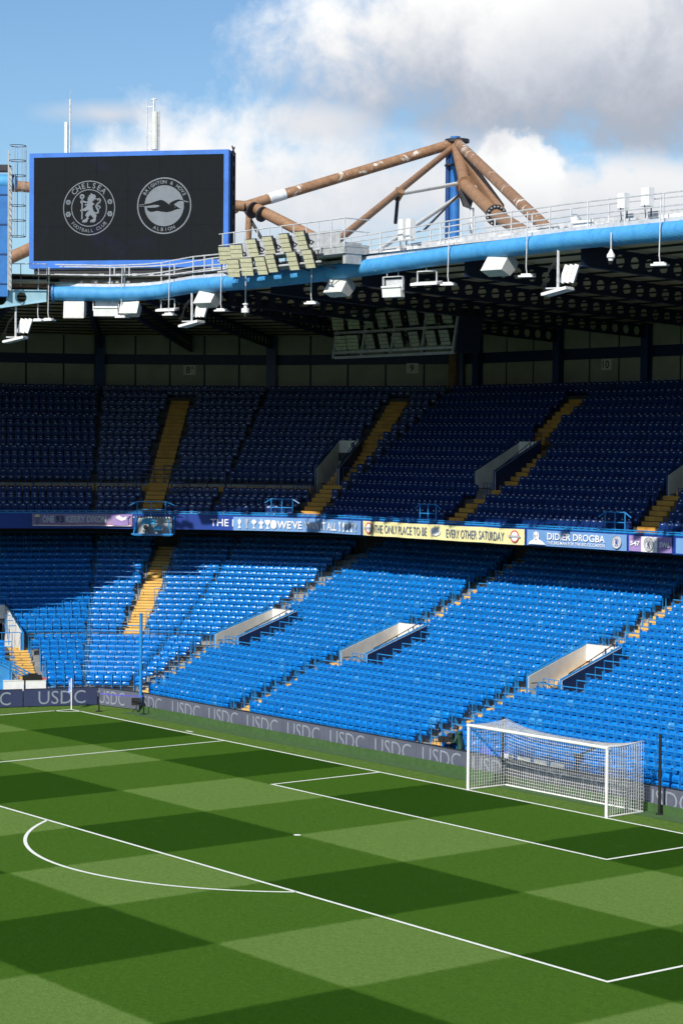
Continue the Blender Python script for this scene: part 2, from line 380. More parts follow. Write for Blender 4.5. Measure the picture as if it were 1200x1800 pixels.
# aisles: facet, centre s as function of row, first row, last row
LA = [('A4', 0, itp([0, 9, 17, 27], [22.9, 21.25, 21.55, 20.0]), 0, NL-1), ('A3', 0, itp([0, 6, 10, 17, 27], [9.3, 7.7, 7.4, 7.8, 6.2]), 0, NL-1),
      ('A2', 0, itp([0, 2, 9.6, 15.8, 22, 27], [0.55, 0.0, -3.0, -3.7, -5.4, -6.7]), 0, NL-1), ('A1', 2, itp([0, 30], [-1.28, -1.28]), 11, NL-1), ('A5', 0, itp([0, 27], [41.0, 38.5]), 0, NL-1), ('A0', 3, itp([0, 30], [-2.55, -2.75]), 1, 9)]
UA = [('U10', 0, itp([0, 2.4, 4, 5.8, 7.7, 10.1, 15.3], [7.0, 6.7, 7.5, 7.45, 6.85, 5.2, 4.36]), 0, NU-2), ('U9', 1, itp([0, 1.8, 10, 16], [3.25, 3.3, 4.55, 4.6]), 0, NU-2),
      ('U8', 2, itp([0, 16], [-1.35, -1.35]), 0, NU-2), ('U11', 0, itp([0, 1, 3.8, 5, 16], [20.6, 20.4, 19.6, 20.6, 18.0]), 0, NU-2)]
# stair wells: facet, left s at front, width, drift per row, first row, last row
LVOM = [(0, -2.25, 1.95, -0.16, 9, 14, '9'), (0, 8.55, 1.9, -0.16, 9, 14, '10'), (0, 21.95, 1.95, -0.16, 9, 14, '11'), (3, -5.6, 3.1, -0.10, 9, 14, '')]
UVOM = [(0, 5.5, 1.4, -0.03, 4, 7.4, '10'), (1, 2.65, 1.2, 0.03, 4, 7.4, '9'), (0, 19.4, 1.4, -0.03, 4, 7.4, '11')]
def vom_span(v, i, pad=0.0, rpad=None):
    k, s0, wd, dr, i0, i1, _ = v; rpad = pad if rpad is None else rpad
    if i < i0-0.01 or i > i1+0.01: return None
    a = s0+dr*(i-i0); return (a-pad, a+wd+rpad)
def blocked(k, p, i, aisles, voms, rad, RF, pad=0.25):
    for (_, ka, sf, a0, a1) in aisles:
        if a0 <= i <= a1 and abs(ka-k) <= 1:
            c = F(ka, sf(i), RF(i))
            if (p-c).length < rad: return True
    for v in voms:
        if v[0] == k:
            if i == v[4]-1 and aisles is LA:
                s = (p-ORG[k]).dot(tv(k))
                if v[1]-0.3 < s < v[1]+v[2]*0.5: return True
            sp = vom_span(v, i, pad, pad+(0.75 if aisles is LA and k == 0 else 0.0))
            if sp:
                s = (p-ORG[k]).dot(tv(k))
                if sp[0] < s < sp[1]: return True
    return False
RL = lambda i: T*i
RUF = lambda j: RU+TU*j

# ------------------------------------------------------------------ ground and pitch
mb = MB(); mb.quad((-900, -900, -0.06), (900, -900, -0.06), (900, 900, -0.06), (-900, 900, -0.06)); struct(mb.build('ground', 'asphalt'))
mb = MB(); mb.quad((-40, -110, -0.004), (45, -110, -0.004), (45, 6, -0.004), (-40, 6, -0.004)); struct(mb.build('grass_verge', 'grass_verge'))
mb = MB(); mb.quad((-33.56, -103, 0), (33.56, -103, 0), (33.56, 0.02, 0), (-33.56, 0.02, 0)); struct(mb.build('pitch', 'grass'))
LZ = 0.005
def stripe(name, a, b, wd=0.12):
    a = Vector((*a, LZ)); b = Vector((*b, LZ)); d = (b-a).normalized(); nn_ = Vector((-d.y, d.x, 0))*wd/2
    m_ = MB(); m_.quad(a-nn_, b-nn_, b+nn_, a+nn_); struct(m_.build(name, 'pitch_paint'))
stripe('goal_line', (-33.5, -0.06), (33.5, -0.06)); stripe('touch_line', (-33.44, -0.12), (-33.44, -102))
for s in (-1, 1):
    stripe('penalty_area_side_line', (s*20.1, -0.12), (s*20.1, -16.38)); stripe('goal_area_side_line', (s*9.1, -0.12), (s*9.1, -5.38))
stripe('penalty_area_front_line', (-20.16, -16.44), (20.16, -16.44)); stripe('goal_area_front_line', (-9.16, -5.44), (9.16, -5.44))
stripe('corner_distance_mark', (-23.75, 0.32), (-23.2, 0.32), 0.14)
def arc(name, c, rad, a0, a1, n=60, wd=0.12):
    m_ = MB()
    for k in range(n+1):
        a = R(a0+(a1-a0)*k/n)
        for rr in (rad-wd, rad): m_.v.append((c[0]+rr*math.cos(a), c[1]+rr*math.sin(a), LZ))
    for k in range(n): m_.f.append((2*k, 2*k+1, 2*k+3, 2*k+2)); m_.m.append(0)
    struct(m_.build(name, 'pitch_paint'))
arc('penalty_arc_line', (0, -11), 9.15, 180+36.9, 360-36.9); arc('corner_arc_line', (-33.5, 0), 1.0, -90, 0, 16)
m_ = MB(); m_.v = [(0.13*math.cos(2*math.pi*k/20), -11+0.13*math.sin(2*math.pi*k/20), LZ) for k in range(20)]; m_.f = [tuple(range(20))]; m_.m = [0]; struct(m_.build('penalty_spot', 'pitch_paint'))
mb = MB(); mb.quad((-31, 1.35, 0.002), (45, 1.35, 0.002), (45, 2.32, 0.002), (-31, 2.32, 0.002)); struct(mb.build('artificial_turf_strip', 'turf_board'))

# ------------------------------------------------------------------ the stands on the other sides of the ground
def plain_stand(label, a, b, out, roofin):
    """raked stand between plan points a and b, rising towards 'out', with a roof"""
    e = thing('opposite_stand', label, 'grandstand'); a = Vector((*a, 0)); b = Vector((*b, 0)); o = Vector((*out, 0)); Z = Vector((0, 0, 1))
    for i in range(22):
        m_ = MB(); m_.obox(a+o*(i*1.3)-Z*0.05, b-a, o*1.3, Z*(0.55+0.72*i)); m_.build('terrace_step', 'upper_seat_blue', e)
    m_ = MB(); m_.obox(a+o*29, b-a, o*0.5, Z*25); m_.build('rear_wall', 'dark_concrete', e)
    m_ = MB(); m_.obox(a+o*roofin+Z*25, b-a, o*(30-roofin), Z*0.6); m_.build('roof', 'grey_paint', e)
    return place(e, (a+b)/2)
plain_stand('stand along the far touch line where the picture was taken from', (37.5, -108), (37.5, -4), (1, 0), 9)
plain_stand('stand behind the far goal at the other end of the pitch', (36, -108), (-36, -108), (0, -1), 1)
plain_stand('stand along the left touch line beyond the corner flag', (-40.5, -16), (-40.5, -108), (-1, 0), -3)

# ------------------------------------------------------------------ lower tier
lower = thing('lower_stand', 'lower tier of the grandstand curving behind the goal with concrete terraces', 'grandstand')
def terrace(parent, RF, zf, n, voms, depth_front, depth_back, drop, matn, facets=(0, 1, 2, 3), right=52.0):
    """one stepped concrete row per object, cut open where a stair well passes through"""
    for i in range(n):
        r0 = RF(i)-depth_front; r1 = RF(i)+depth_back; z = zf(i); zb = (zf(i-1) if i else z-drop)-0.02
        m_ = MB()
        for k in facets:
            if zf is zl and k and i == 0: continue
            lo0, hi0 = srange(k, r0, right); lo1, hi1 = srange(k, r1, right)
            cuts = sorted(sp for sp in (vom_span(v, i) for v in voms if v[0] == k) if sp)
            segs = []; cur = None
            edges = [(lo0, lo1)]+[x for c in cuts for x in ((c[0], c[0]), (c[1], c[1]))]+[(hi0, hi1)]
            for a in range(0, len(edges), 2): segs.append((edges[a], edges[a+1]))
            for (a0, a1), (b0, b1) in segs:
                m_.quad(F(k, a0, r0, z), F(k, b0, r0, z), F(k, b1, r1, z), F(k, a1, r1, z))
                m_.quad(F(k, a0, r0, zb), F(k, b0, r0, zb), F(k, b0, r0, z), F(k, a0, r0, z))
        m_.build('terrace_step', matn, parent)
terrace(lower, RL, zl, NL, LVOM, 0.50, 0.26, 0.45, 'concrete')
# rear wall of the lower tier
m_ = MB()
for k in range(4):
    r = RL(NL-1)+0.27; lo, hi = srange(k, r, 52); m_.quad(F(k, lo, r, zl(NL-1)-0.1), F(k, hi, r, zl(NL-1)-0.1), F(k, hi, r, 10.9), F(k, lo, r, 10.9))
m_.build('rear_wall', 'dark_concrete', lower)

# seats ------------------------------------------------------------------
def grid_shape(prof, xs, sc):
    """loft of a closed (y, z) profile across x stations; sc scales height about the bottom at each station"""
    v = []; f = []; n = len(prof); zb = min(p[1] for p in prof)
    for x, k in zip(xs, sc): v += [(x, y, zb+(z-zb)*k) for y, z in prof]
    for a in range(len(xs)-1):
        for j in range(n): f.append((a*n+j, a*n+(j+1) % n, (a+1)*n+(j+1) % n, (a+1)*n+j))
    f.append(tuple(range(n-1, -1, -1))); e = (len(xs)-1)*n; f.append(tuple(e+j for j in range(n)))
    return v, f
def seat_parts(kind):
    """seat facing -y, its back on y = 0, floor at z = 0"""
    parts = {}
    if kind == 'lower':
        b = MB(); b.v, b.f = grid_shape([(-0.045, 0.57), (-0.070, 0.64), (-0.060, 0.75), (-0.030, 0.82), (0.010, 0.845), (0.045, 0.83), (0.055, 0.57)], (-0.208, -0.165, 0.165, 0.208), (0.82, 1, 1, 0.82)); b.m = [0]*len(b.f)
        b.box((0, 0.035, 0.46), (0.40, 0.03, 0.23), m=1); b.box((0, -0.068, 0.665), (0.24, 0.012, 0.022), m=1)
        parts['backrest'] = (b, ['seat_blue', 'seat_dark', 'plain_white'])
        p = MB(); p.v, p.f = grid_shape([(-0.04, 0.33), (-0.10, 0.35), (-0.125, 0.42), (-0.110, 0.50), (-0.075, 0.53), (-0.04, 0.52)], (-0.165, -0.12, 0.14, 0.185), (0.80, 1, 1, 0.80)); p.m = [0]*len(p.f)
        p.box((0.01, -0.118, 0.44), (0.22, 0.02, 0.02), m=1)
        b.box((-0.10, -0.066, 0.735), (0.075, 0.014, 0.06), m=2)  # small white mark on the upper left of the backrest
        parts['seat_pan'] = (p, ['seat_blue', 'seat_dark'])
        q = MB(); q.box((-0.2275, -0.05, 0.46), (0.026, 0.17, 0.92)); 
        parts['side_frame'] = (q, ['rail_blue'])
    else:
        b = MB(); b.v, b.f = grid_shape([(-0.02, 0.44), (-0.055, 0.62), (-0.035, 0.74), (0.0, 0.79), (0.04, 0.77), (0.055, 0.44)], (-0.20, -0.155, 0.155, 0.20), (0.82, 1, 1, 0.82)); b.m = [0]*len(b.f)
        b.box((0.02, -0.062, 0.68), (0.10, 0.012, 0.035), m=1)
        parts['backrest'] = (b, ['upper_seat_blue', 'plain_white'])
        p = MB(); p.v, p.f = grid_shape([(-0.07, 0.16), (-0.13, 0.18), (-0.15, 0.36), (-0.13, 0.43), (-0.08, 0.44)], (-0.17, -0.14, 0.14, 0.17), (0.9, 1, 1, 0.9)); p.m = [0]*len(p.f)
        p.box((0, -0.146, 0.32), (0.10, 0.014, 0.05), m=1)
        parts['seat_pan'] = (p, ['upper_seat_blue', 'plain_white'])
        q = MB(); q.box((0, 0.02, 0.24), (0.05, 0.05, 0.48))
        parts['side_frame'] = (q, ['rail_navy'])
    return parts
def frames(kind):
    out = []
    n, RF, zf, A, Vm, sp, rad = (NL, RL, zl, LA, LVOM, 0.455, 0.80) if kind == 'lower' else (NU, RUF, zu, UA, UVOM, 0.448, 0.85)
    for i in range(n):
        for k in range(4):
            lo, hi = srange(k, RF(i), 48 if k == 0 else 0, -20)
            cnt = int((hi-lo-0.08)/sp); off = (hi-lo-cnt*sp)/2
            for c in range(cnt):
                s = lo+off+(c+0.5)*sp; p = F(k, s, RF(i), zf(i))
                if kind == 'upper' and i == 3 and (k > 1 or (k == 1 and s < 2.9)): continue
                if kind == 'lower' and k and i == 0: continue
                if kind == 'lower' and k in (1, 2, 3) and i == 10 and not (k == 1 and s > 1.9): continue
                px, py, d = pix((p.x, p.y, p.z+0.6))
                if px < -330 or px > 1780: continue
                if blocked(k, Vector((p.x, p.y, 0)), i, A, Vm, rad, RF): continue
                out.append((p, k, d, px, abs(FPX*sp*tv(k).dot(r2)/d)))
    return out
def bake_stuff(name, parts, fr, parent_label, cat):
    mats = []; bv = []; bl = []; bs = []; bm_ = []; off = 0
    for pn, (b, mm) in parts.items():
        idx = []
        for x in mm:
            if x not in mats: mats.append(x)
            idx.append(mats.index(x))
        bv += b.v
        for f, m0 in zip(b.f, b.m): bs.append(len(f)); bl += [off+j for j in f]; bm_.append(idx[m0])
        off = len(bv)
    faded = None
    if 'seat_blue' in mats: mats.append('seat_faded'); faded = len(mats)-1
    bv = np.array(bv); bl = np.array(bl); bs = np.array(bs); bm_ = np.array(bm_); n = len(fr); nvx = len(bv)
    allv = np.empty((n, nvx, 3)); allm = np.tile(bm_, (n, 1))
    for j, (p, k, d, px, wd) in enumerate(fr):
        t = np.array(tv(k)); nn_ = np.array(nv(k)); v = bv
        tilt = rng.normal(0, 0.03); vv = v.copy(); vv[:, 1] += (v[:, 2]-0.42)*tilt
        allv[j] = np.array(p)+vv[:, :1]*t+vv[:, 1:2]*nn_+vv[:, 2:3]*np.array((0, 0, 1))
        if faded and rng.random() > (0.62 if (k == 0 and p.z > zl(9.5)) else (0.10 if k == 0 else 0.55)): allm[j][allm[j] == mats.index('plain_white')] = mats.index('seat_blue')  # white marks kept more often on higher rows and in the corner facets
        if faded and rng.random() < 0.03: allm[j][allm[j] == mats.index('seat_blue')] = faded
    me = bpy.data.meshes.new(name); me.vertices.add(n*nvx); me.vertices.foreach_set('co', allv.ravel())
    loops = (np.tile(bl, (n, 1))+np.arange(n)[:, None]*nvx).ravel().astype(np.int32); me.loops.add(len(loops)); me.loops.foreach_set('vertex_index', loops)
    sz = np.tile(bs, n); st = np.concatenate(([0], np.cumsum(sz)[:-1])).astype(np.int32); me.polygons.add(len(sz)); me.polygons.foreach_set('loop_start', st)
    for x in mats: me.materials.append(M[x])
    me.polygons.foreach_set('material_index', allm.ravel().astype(np.int32)); me.polygons.foreach_set('use_smooth', np.ones(len(sz), bool))
    me.update(calc_edges=True); me.set_sharp_from_angle(angle=R(52)); me.validate()
    o = link(name, me); tag(o, parent_label, cat, kind='stuff'); return o
def seats(kind, label, group, stuffname, stufflabel):
    parts = seat_parts(kind); fr = frames(kind)
    vis = [f for f in fr if 0 <= f[3] <= 1200]; vis.sort(key=lambda f: -f[4]); near = vis[:300]; ids = set(id(f) for f in near)
    rest = [f for f in fr if id(f) not in ids]
    meshes = {pn: b.mesh(pn, mm, 52) for pn, (b, mm) in parts.items()}
    plain = None
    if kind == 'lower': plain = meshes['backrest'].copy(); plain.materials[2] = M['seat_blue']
    for (p, k, d, px, wd) in near:
        e = link('rail_seat' if kind == 'lower' else 'shell_seat', None); e.empty_display_size = 0.1; tag(e, label, 'seat', group)
        e.location = p; e.rotation_euler = (0, 0, R(AN[k]))
        for pn, me in meshes.items():
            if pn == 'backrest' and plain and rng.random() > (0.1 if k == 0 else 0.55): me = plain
            c = link(pn, me, e)
            if pn == 'backrest': c.rotation_euler = (rng.normal(0, 0.03), 0, 0)
    bake_stuff(stuffname, parts, rest, stufflabel, 'seats')
    return len(fr)
NLS = seats('lower', 'bright blue plastic tip-up seat with side frame, in the corner rows of the lower tier', 'tip-up seats in the lower tier', 'lower_tier_seats', 'thousands of bright blue tip-up seats filling the lower tier')
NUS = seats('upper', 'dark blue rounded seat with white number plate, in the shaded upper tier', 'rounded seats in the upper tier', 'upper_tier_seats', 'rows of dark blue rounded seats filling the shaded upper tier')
print('seats', NLS, NUS)

# rails behind every row of the lower tier, one object per run between aisles
def row_rails(parent, i):
    z = zl(i); r = RL(i)+0.085
    for k in range(4):
        lo, hi = srange(k, r, 46 if k == 0 else 0, -18); s = lo+0.15; run = []
        while s < hi-0.1:
            p = F(k, s, RL(i))
            ok = not blocked(k, p, i, LA, LVOM, 0.66, RL, -0.25); x = pix((p.x, p.y, z+1))[0]
            if ok and -300 < x < 1750: run.append(s)
            else:
                yield k, run; run = []
            s += 0.455
        yield k, run
for i in range(NL):
    for k, run in row_rails(lower, i):
        if len(run) < 3 or (k and i == 0): continue
        m_ = MB(); z = zl(i); r = RL(i)+0.085; h = 1.02
        a, b = run[0]-0.2, run[-1]+0.2
        m_.tube([F(k, a, r, z), F(k, a, r, z+h), F(k, b, r, z+h), F(k, b, r, z)], 0.027, 5)
        for s in run[::3][1:]: m_.tube([F(k, s, r, z), F(k, s, r, z+h)], 0.018, 4)
        m_.build('guard_rail', 'rail_blue', lower)

# yellow aisle steps -------------------------------------------------------
ub = MB(); ub.obox((-0.5, 0, 0), (1, 0, 0), (0, 1, 0), (0, 0, 1)); 
def aisle(parent, spec, RF, zf, tread, matn, wid, voms, rmat='dark_steel', label=None):
    nm, k, sf, i0, i1 = spec
    me = bpy.data.meshes.get('tread_'+matn)
    if me is None: me = ub.mesh('tread_'+matn, matn)
    base = MB(); 
    for i in range(i0, i1+1):      # the concrete kerb under the treads
        c0 = F(k, sf(i), RF(i)); base.box((c0.x, c0.y, zf(i)-0.02), (wid*0.98, tread*0.5, 0.05), tv(k), nv(k))
    root = base.build('aisle_stair', 'dark_concrete', parent)
    for i in range(i0, i1+1):
        h = zf(i+1)-zf(i)
        for half in (0, 1):
            s = sf(i+half*0.5); r = RF(i)-(0.56 if half == 0 else 0.12)
            w_ = wid*(1 if half == 0 else 0.98)
            o = link('stair_tread', me, root); hz = h*0.5-0.022; p = F(k, s, r, zf(i)+0.03-hz+(h*0.5 if half else 0)+rng.normal(0, 0.003))
            o.location = p; o.rotation_euler = (0, 0, R(AN[k])); o.scale = (w_, 0.44 if half == 0 else 0.40, hz)
    return root
for sp in LA: aisle(lower, sp, RL, zl, T, 'step_yellow', 1.05, LVOM)

# stair wells --------------------------------------------------------------
def stairwell(spec, RF, zf, label, cat, floor_drop, upper=False, number=''):
    k, s0, wd, dr, i0, i1, num_ = spec
    e = thing('stairwell_entrance', label, cat, group='upper tier stairwell entrances' if upper else 'lower tier stairwell entrances')
    t_, n_ = tv(k), nv(k)
    def sl(i): return s0+dr*(i-i0)
    H = 1.0; zf0 = zf(i0)-floor_drop; r0 = RF(i0)-0.42; r1 = RF(i1)+0.2
    top = lambda i: zf(i)+H
    th = 0.14
    def wall(name, sa, sb, mat_, parent=None, a=0.0, zt=0.0):
        """wall between s offsets sa..sb (from the left face), following the rake"""
        m2 = MB(); pts = [F(k, sl(i0)+sa, r0, zf0), F(k, sl(i1)+sa, r1, zf0), F(k, sl(i1)+sa, r1, top(i1)+zt), F(k, sl(i0)+sa, r0, top(i0)+zt)]
        m2.prism(pts, t_*(sb-sa)); return m2.build(name, mat_, parent or e)
    wall('left_wall', -th, 0, 'wall_white'); rw = wall('right_wall', wd, wd+th, 'wall_white')
    wall('right_cladding', wd+th+0.003, wd+th+0.03, 'navy'); wall('left_cladding', -th-0.03, -th-0.003, 'navy')
    # back wall over the doorway
    dh = 1.9 if upper else 2.0
    zt = top(i1); m2 = MB(); m2.obox(F(k, sl(i1), r1-0.15, min(zf0+dh, zt-0.75)), t_*wd, n_*0.14, (0, 0, zt-min(zf0+dh, zt-0.75))); bw = m2.build('back_wall', 'wall_white', e)
    m2 = MB(); m2.obox(F(k, sl(i1), r1+1.5, zf0), t_*wd, n_*0.1, (0, 0, 2.2)); m2.build('passage_wall', 'dark_concrete', e)
    m2 = MB(); m2.quad(F(k, sl(i0), r0-0.1, zf0+0.004), F(k, sl(i0)+wd, r0-0.1, zf0+0.004), F(k, sl(i1)+wd, r1+1.5, zf0+0.004), F(k, sl(i1), r1+1.5, zf0+0.004)); m2.build('floor', 'dark_concrete', e)
    # blue capping tubes and handrails
    rail = 'rail_navy' if upper else 'rail_blue'
    for sa, nm in ((-th/2, 'left_capping'), (wd+th/2, 'right_capping')):
        m2 = MB(); m2.tube([F(k, sl(i0)+sa, r0, zf0+0.1), F(k, sl(i0)+sa, r0-0.02, top(i0)+0.03), F(k, sl(i1)+sa, r1, top(i1)+0.03)], 0.05, 6); m2.build(nm, rail, e)
    m2 = MB(); hs = [F(k, sl(i)+wd-0.02, RF(i), top(i)+0.20) for i in np.linspace(i0+0.2, i1-0.2, 5)]; m2.tube(hs, 0.025, 5)
    for i, h in zip(np.linspace(i0+0.2, i1-0.2, 5), hs): m2.tube([h, h-Vector((0, 0, 0.22))], 0.018, 4)
    m2.build('handrail', 'black' if not upper else 'rail_navy', e)
    m2 = MB(); hs = [F(k, sl(i)-th-0.02, RF(i), top(i)+0.24) for i in np.linspace(i0+0.1, i1, 6)]; m2.tube(hs, 0.03, 5)
    for i, h in zip(np.linspace(i0+0.1, i1, 6), hs): m2.tube([h, h-Vector((0, 0, 0.26))], 0.02, 4)
    m2.build('outer_handrail', rail, e)
    m2 = MB(); m2.tube([F(k, sl(i0)+0.05+0.015, r0+0.1, zf0+0.85), F(k, sl(i0)+0.07, r0+0.9, zf0+0.85), F(k, sl(i0)+0.07, r0+1.9, zf0+0.25)], 0.022, 5); m2.build('wall_handrail', 'black', e)
    # back rail above the rear wall and gate at the front
    m2 = MB(); zt2 = top(i1)
    m2.tube([F(k, sl(i1)-th, r1, zt2), F(k, sl(i1)-th, r1, zt2+0.45), F(k, sl(i1)+wd+th, r1, zt2+0.45), F(k, sl(i1)+wd+th, r1, zt2)], 0.025, 5)
    for a in (0.33, 0.66): m2.tube([F(k, sl(i1)+wd*a, r1, zt2), F(k, sl(i1)+wd*a, r1, zt2+0.45)], 0.018, 4)
    m2.build('rear_rail', rail, e)
    m2 = MB(); g0, g1 = sl(i0)+wd*0.50, sl(i0)+wd-0.02; gz = zf0+0.08; gt = zf0+1.15
    m2.tube([F(k, g0, r0-0.05, gz), F(k, g0, r0-0.05, gt), F(k, g1, r0-0.05, gt), F(k, g1, r0-0.05, gz)], 0.028, 5)
    for a in (0.35, 0.7): m2.tube([F(k, g0+(g1-g0)*a, r0-0.05, gz), F(k, g0+(g1-g0)*a, r0-0.05, gt)], 0.018, 4)
    m2.build('gate', rail, e)
    if num_:
        m2 = MB(); zc = top(i1)
        sz = 0.42 if not upper else 0.46
        put_text(m2, num_, lambda u, v: F(k, sl(i1)+u, r1-0.156, v), wd*0.60, wd*0.60+0.26*len(num_), zc-0.10-sz, zc-0.10, 0.03)
        m2.build('entrance_number', 'print_navy', bw)
    return place(e, F(k, sl(i0)+wd/2, r0, zf0))
names = {'9': 'white lower stairwell entrance beside the aisle at the bend of the stand', '10': 'white lower stairwell entrance midway along the stand between two straight aisles', '11': 'white lower stairwell entrance directly above the football goal', '': 'white lower stairwell doorway above a short flight of yellow stairs in the corner'}
for v in LVOM: stairwell(v, RL, zl, names[v[6]], 'stairwell', 0.16)

# ------------------------------------------------------------------ upper tier
upper = thing('upper_stand', 'shaded upper tier of the grandstand with blue front wall', 'grandstand')
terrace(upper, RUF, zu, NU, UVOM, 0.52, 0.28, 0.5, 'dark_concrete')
RFAS = 14.30; ZB, ZT = 8.36, 9.20
def strip(m_, ra, za, rb, zb_, right=52, ks=(0, 1, 2, 3)):
    for k in ks:
        a0, a1 = srange(k, ra, right); b0, b1 = srange(k, rb, right)
        m_.quad(F(k, a0, ra, za), F(k, a1, ra, za), F(k, b1, rb, zb_), F(k, b0, rb, zb_))
m_ = MB(); strip(m_, RFAS, ZB, RFAS, ZT); strip(m_, RFAS, ZT, RFAS+0.25, ZT); strip(m_, RFAS+0.25, ZT, RFAS+0.25, zu(0)-0.01); m_.build('front_wall', 'fascia_blue', upper)
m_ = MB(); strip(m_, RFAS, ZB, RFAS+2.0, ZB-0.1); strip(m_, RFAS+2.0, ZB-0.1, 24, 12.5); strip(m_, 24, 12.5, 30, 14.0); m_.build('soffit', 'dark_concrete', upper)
for k in range(4):       # capping rail along the front wall
    lo, hi = srange(k, RFAS+0.1, 52); m_ = MB()
    m_.tube([F(k, lo, RFAS+0.02, ZT+0.16), F(k, hi, RFAS+0.02, ZT+0.16)], 0.03, 6); m_.tube([F(k, lo, RFAS+0.05, ZT+0.05), F(k, hi, RFAS+0.05, ZT+0.05)], 0.045, 6)
    s = lo+0.3
    while s < min(hi, 40): m_.tube([F(k, s, RFAS+0.03, ZT), F(k, s, RFAS+0.02, ZT+0.16)], 0.02, 4); s += 1.0
    m_.build('front_rail', 'rail_blue', upper)
# tall guards where the aisles meet the front wall
for nm, k, sf, a0, a1 in UA:
    c = sf(0); m_ = MB()
    if nm == 'U8': continue
    for s in (c-2.0, c-1.35, c-0.7): m_.tube([F(k, s, RFAS+0.05, ZT), F(k, s, RFAS+0.05, ZT+0.98)], 0.03, 5)
    for z in (0.5, 0.98): m_.tube([F(k, c-2.0, RFAS+0.05, ZT+z), F(k, c-0.7, RFAS+0.05, ZT+z)], 0.03, 5)
    m_.tube([F(k, c-2.0, RFAS+0.05, ZT+0.98), F(k, c-2.4, RFAS+0.05, ZT+0.75)], 0.03, 5); m_.tube([F(k, c-0.7, RFAS+0.05, ZT+0.98), F(k, c-0.3, RFAS+0.05, ZT+0.75)], 0.03, 5)
    m_.build('aisle_guard', 'rail_blue', upper)
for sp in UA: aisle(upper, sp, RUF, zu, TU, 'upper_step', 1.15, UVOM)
un = {'10': 'shaded upper stairwell entrance with number 10 on its back wall', '9': 'shaded upper stairwell entrance at the bend of the tier above the trophy banner', '11': 'shaded upper stairwell entrance cut by the edge of the picture'}
un['11'] = 'shaded upper stairwell entrance above the purple banner end'
for v in UVOM: stairwell(v, RUF, zu, un[v[6]], 'stairwell', 0.75, True)
# cross gangway in the corner blocks: yellow wall with blue posts
zg = zu(3)
gang = [(1, srange(1, RUF(3))[0], 2.3), (2, *srange(2, RUF(3))), (3, -20, srange(3, RUF(3))[1])]
for k, a, b in gang:
    r = RUF(3)+0.262; m_ = MB(); m_.obox(F(k, a, r, zg+0.02), tv(k)*(b-a), nv(k)*0.012, (0, 0, 0.30)); m_.build('gangway_wall', 'upper_step', upper)
    m_ = MB(); m_.obox(F(k, a, r-0.006, zg+0.33), tv(k)*(b-a), nv(k)*0.016, (0, 0, 0.14)); m_.build('gangway_kerb', 'concrete', upper)
    s = a+0.3; m_ = MB(); r -= 0.02
    while s < b:
        if not (k == 2 and abs(s+1.35) < 0.75):
            m_.tube([F(k, s, r, zg), F(k, s, r, zg+1.30)], 0.028, 5); m_.box(F(k, s, r-0.03, zg+0.12), (0.20, 0.03, 0.26), tv(k), nv(k))
        s += 1.05
    for z in (0.85, 1.30): m_.tube([F(k, a+0.2, r, zg+z), F(k, b-0.2, r, zg+z)], 0.025, 5)
    m_.build('gangway_rail', 'rail_navy', upper)
# rails around the foot of the corner aisle
for k, s_, j in ((2, -2.6, 2), (2, -0.1, 2), (2, -2.1, 4), (2, -0.6, 4), (1, 2.2, 2), (1, 4.6, 4), (0, 3.9, 3), (0, 18.5, 3), (0, 8.7, 8), (1, 5.6, 8)):
    m_ = MB(); r = RUF(j); z = zu(j)
    for d in (-0.45, 0, 0.45):
        m_.tube([F(k, s_+d, r-0.2, z), F(k, s_+d, r-0.2, z+1.05)], 0.024, 5); m_.box(F(k, s_+d, r-0.22, z+0.06), (0.16, 0.03, 0.2), tv(k), nv(k))
    for zz in (0.55, 1.05): m_.tube([F(k, s_-0.45, r-0.2, z+zz), F(k, s_+0.45, r-0.2, z+zz)], 0.024, 5)
    m_.build('aisle_barrier', 'rail_navy', upper)
# rear wall: cream panels between dark mullions, a dark band and a second row of panels
RW = 28.5
m_ = MB(); strip(m_, RW+0.12, 15.6, RW+0.12, 21.5); strip(m_, RUF(NU-1)+0.27, zu(NU-1), RW+0.12, zu(NU-1)); m_.build('rear_wall_frame', 'navy', upper)
colS = {0: [0.72+7.02*n for n in range(-1, 7)], 1: [], 2: [], 3: []}
wallp = {}
for k in range(4):
    lo, hi = srange(k, RW, 45); lo = max(lo, -24)
    npan = max(1, round((hi-lo)/2.33)); st = 2.34 if k == 0 else (hi-lo)/npan
    s = 0.72-2.34*4 if k == 0 else lo
    while s < hi-0.3:
        a, b = max(s+0.06, lo+0.1), min(s+st-0.06, hi-0.1)
        if b-a > 0.5 and s+st > lo:
            if pix(F(k, (a+b)/2, RW, 17.5))[0] > -300 and pix(F(k, (a+b)/2, RW, 17.5))[0] < 1800:
                for z0, z1 in ((16.6, 18.28), (18.92, 20.6)):
                    m_ = MB(); m_.obox(F(k, a, RW, z0), tv(k)*(b-a), nv(k)*0.05, (0, 0, z1-z0)); wallp[(k, round(s, 1), z0)] = m_.build('wall_panel', 'panel_cream', upper)
        s += st
def column(k, s, wd=0.5, matn='rail_navy', r=RW-0.45, z1=20.4):
    m_ = MB(); c = F(k, s, r); m_.obox(F(k, s-wd/2, r, 15.9), tv(k)*wd, nv(k)*0.08, (0, 0, z1-15.9)); m_.obox(F(k, s-wd/2, r+0.36, 15.9), tv(k)*wd, nv(k)*0.08, (0, 0, z1-15.9)); m_.obox(F(k, s-0.05, r+0.08, 15.9), tv(k)*0.1, nv(k)*0.28, (0, 0, z1-15.9))
    m_.build('column', matn, upper)
for s in colS[0]: column(0, s)
for k in (1, 2, 3): column(k, srange(k, RW-0.2)[1]-0.1, 0.62)
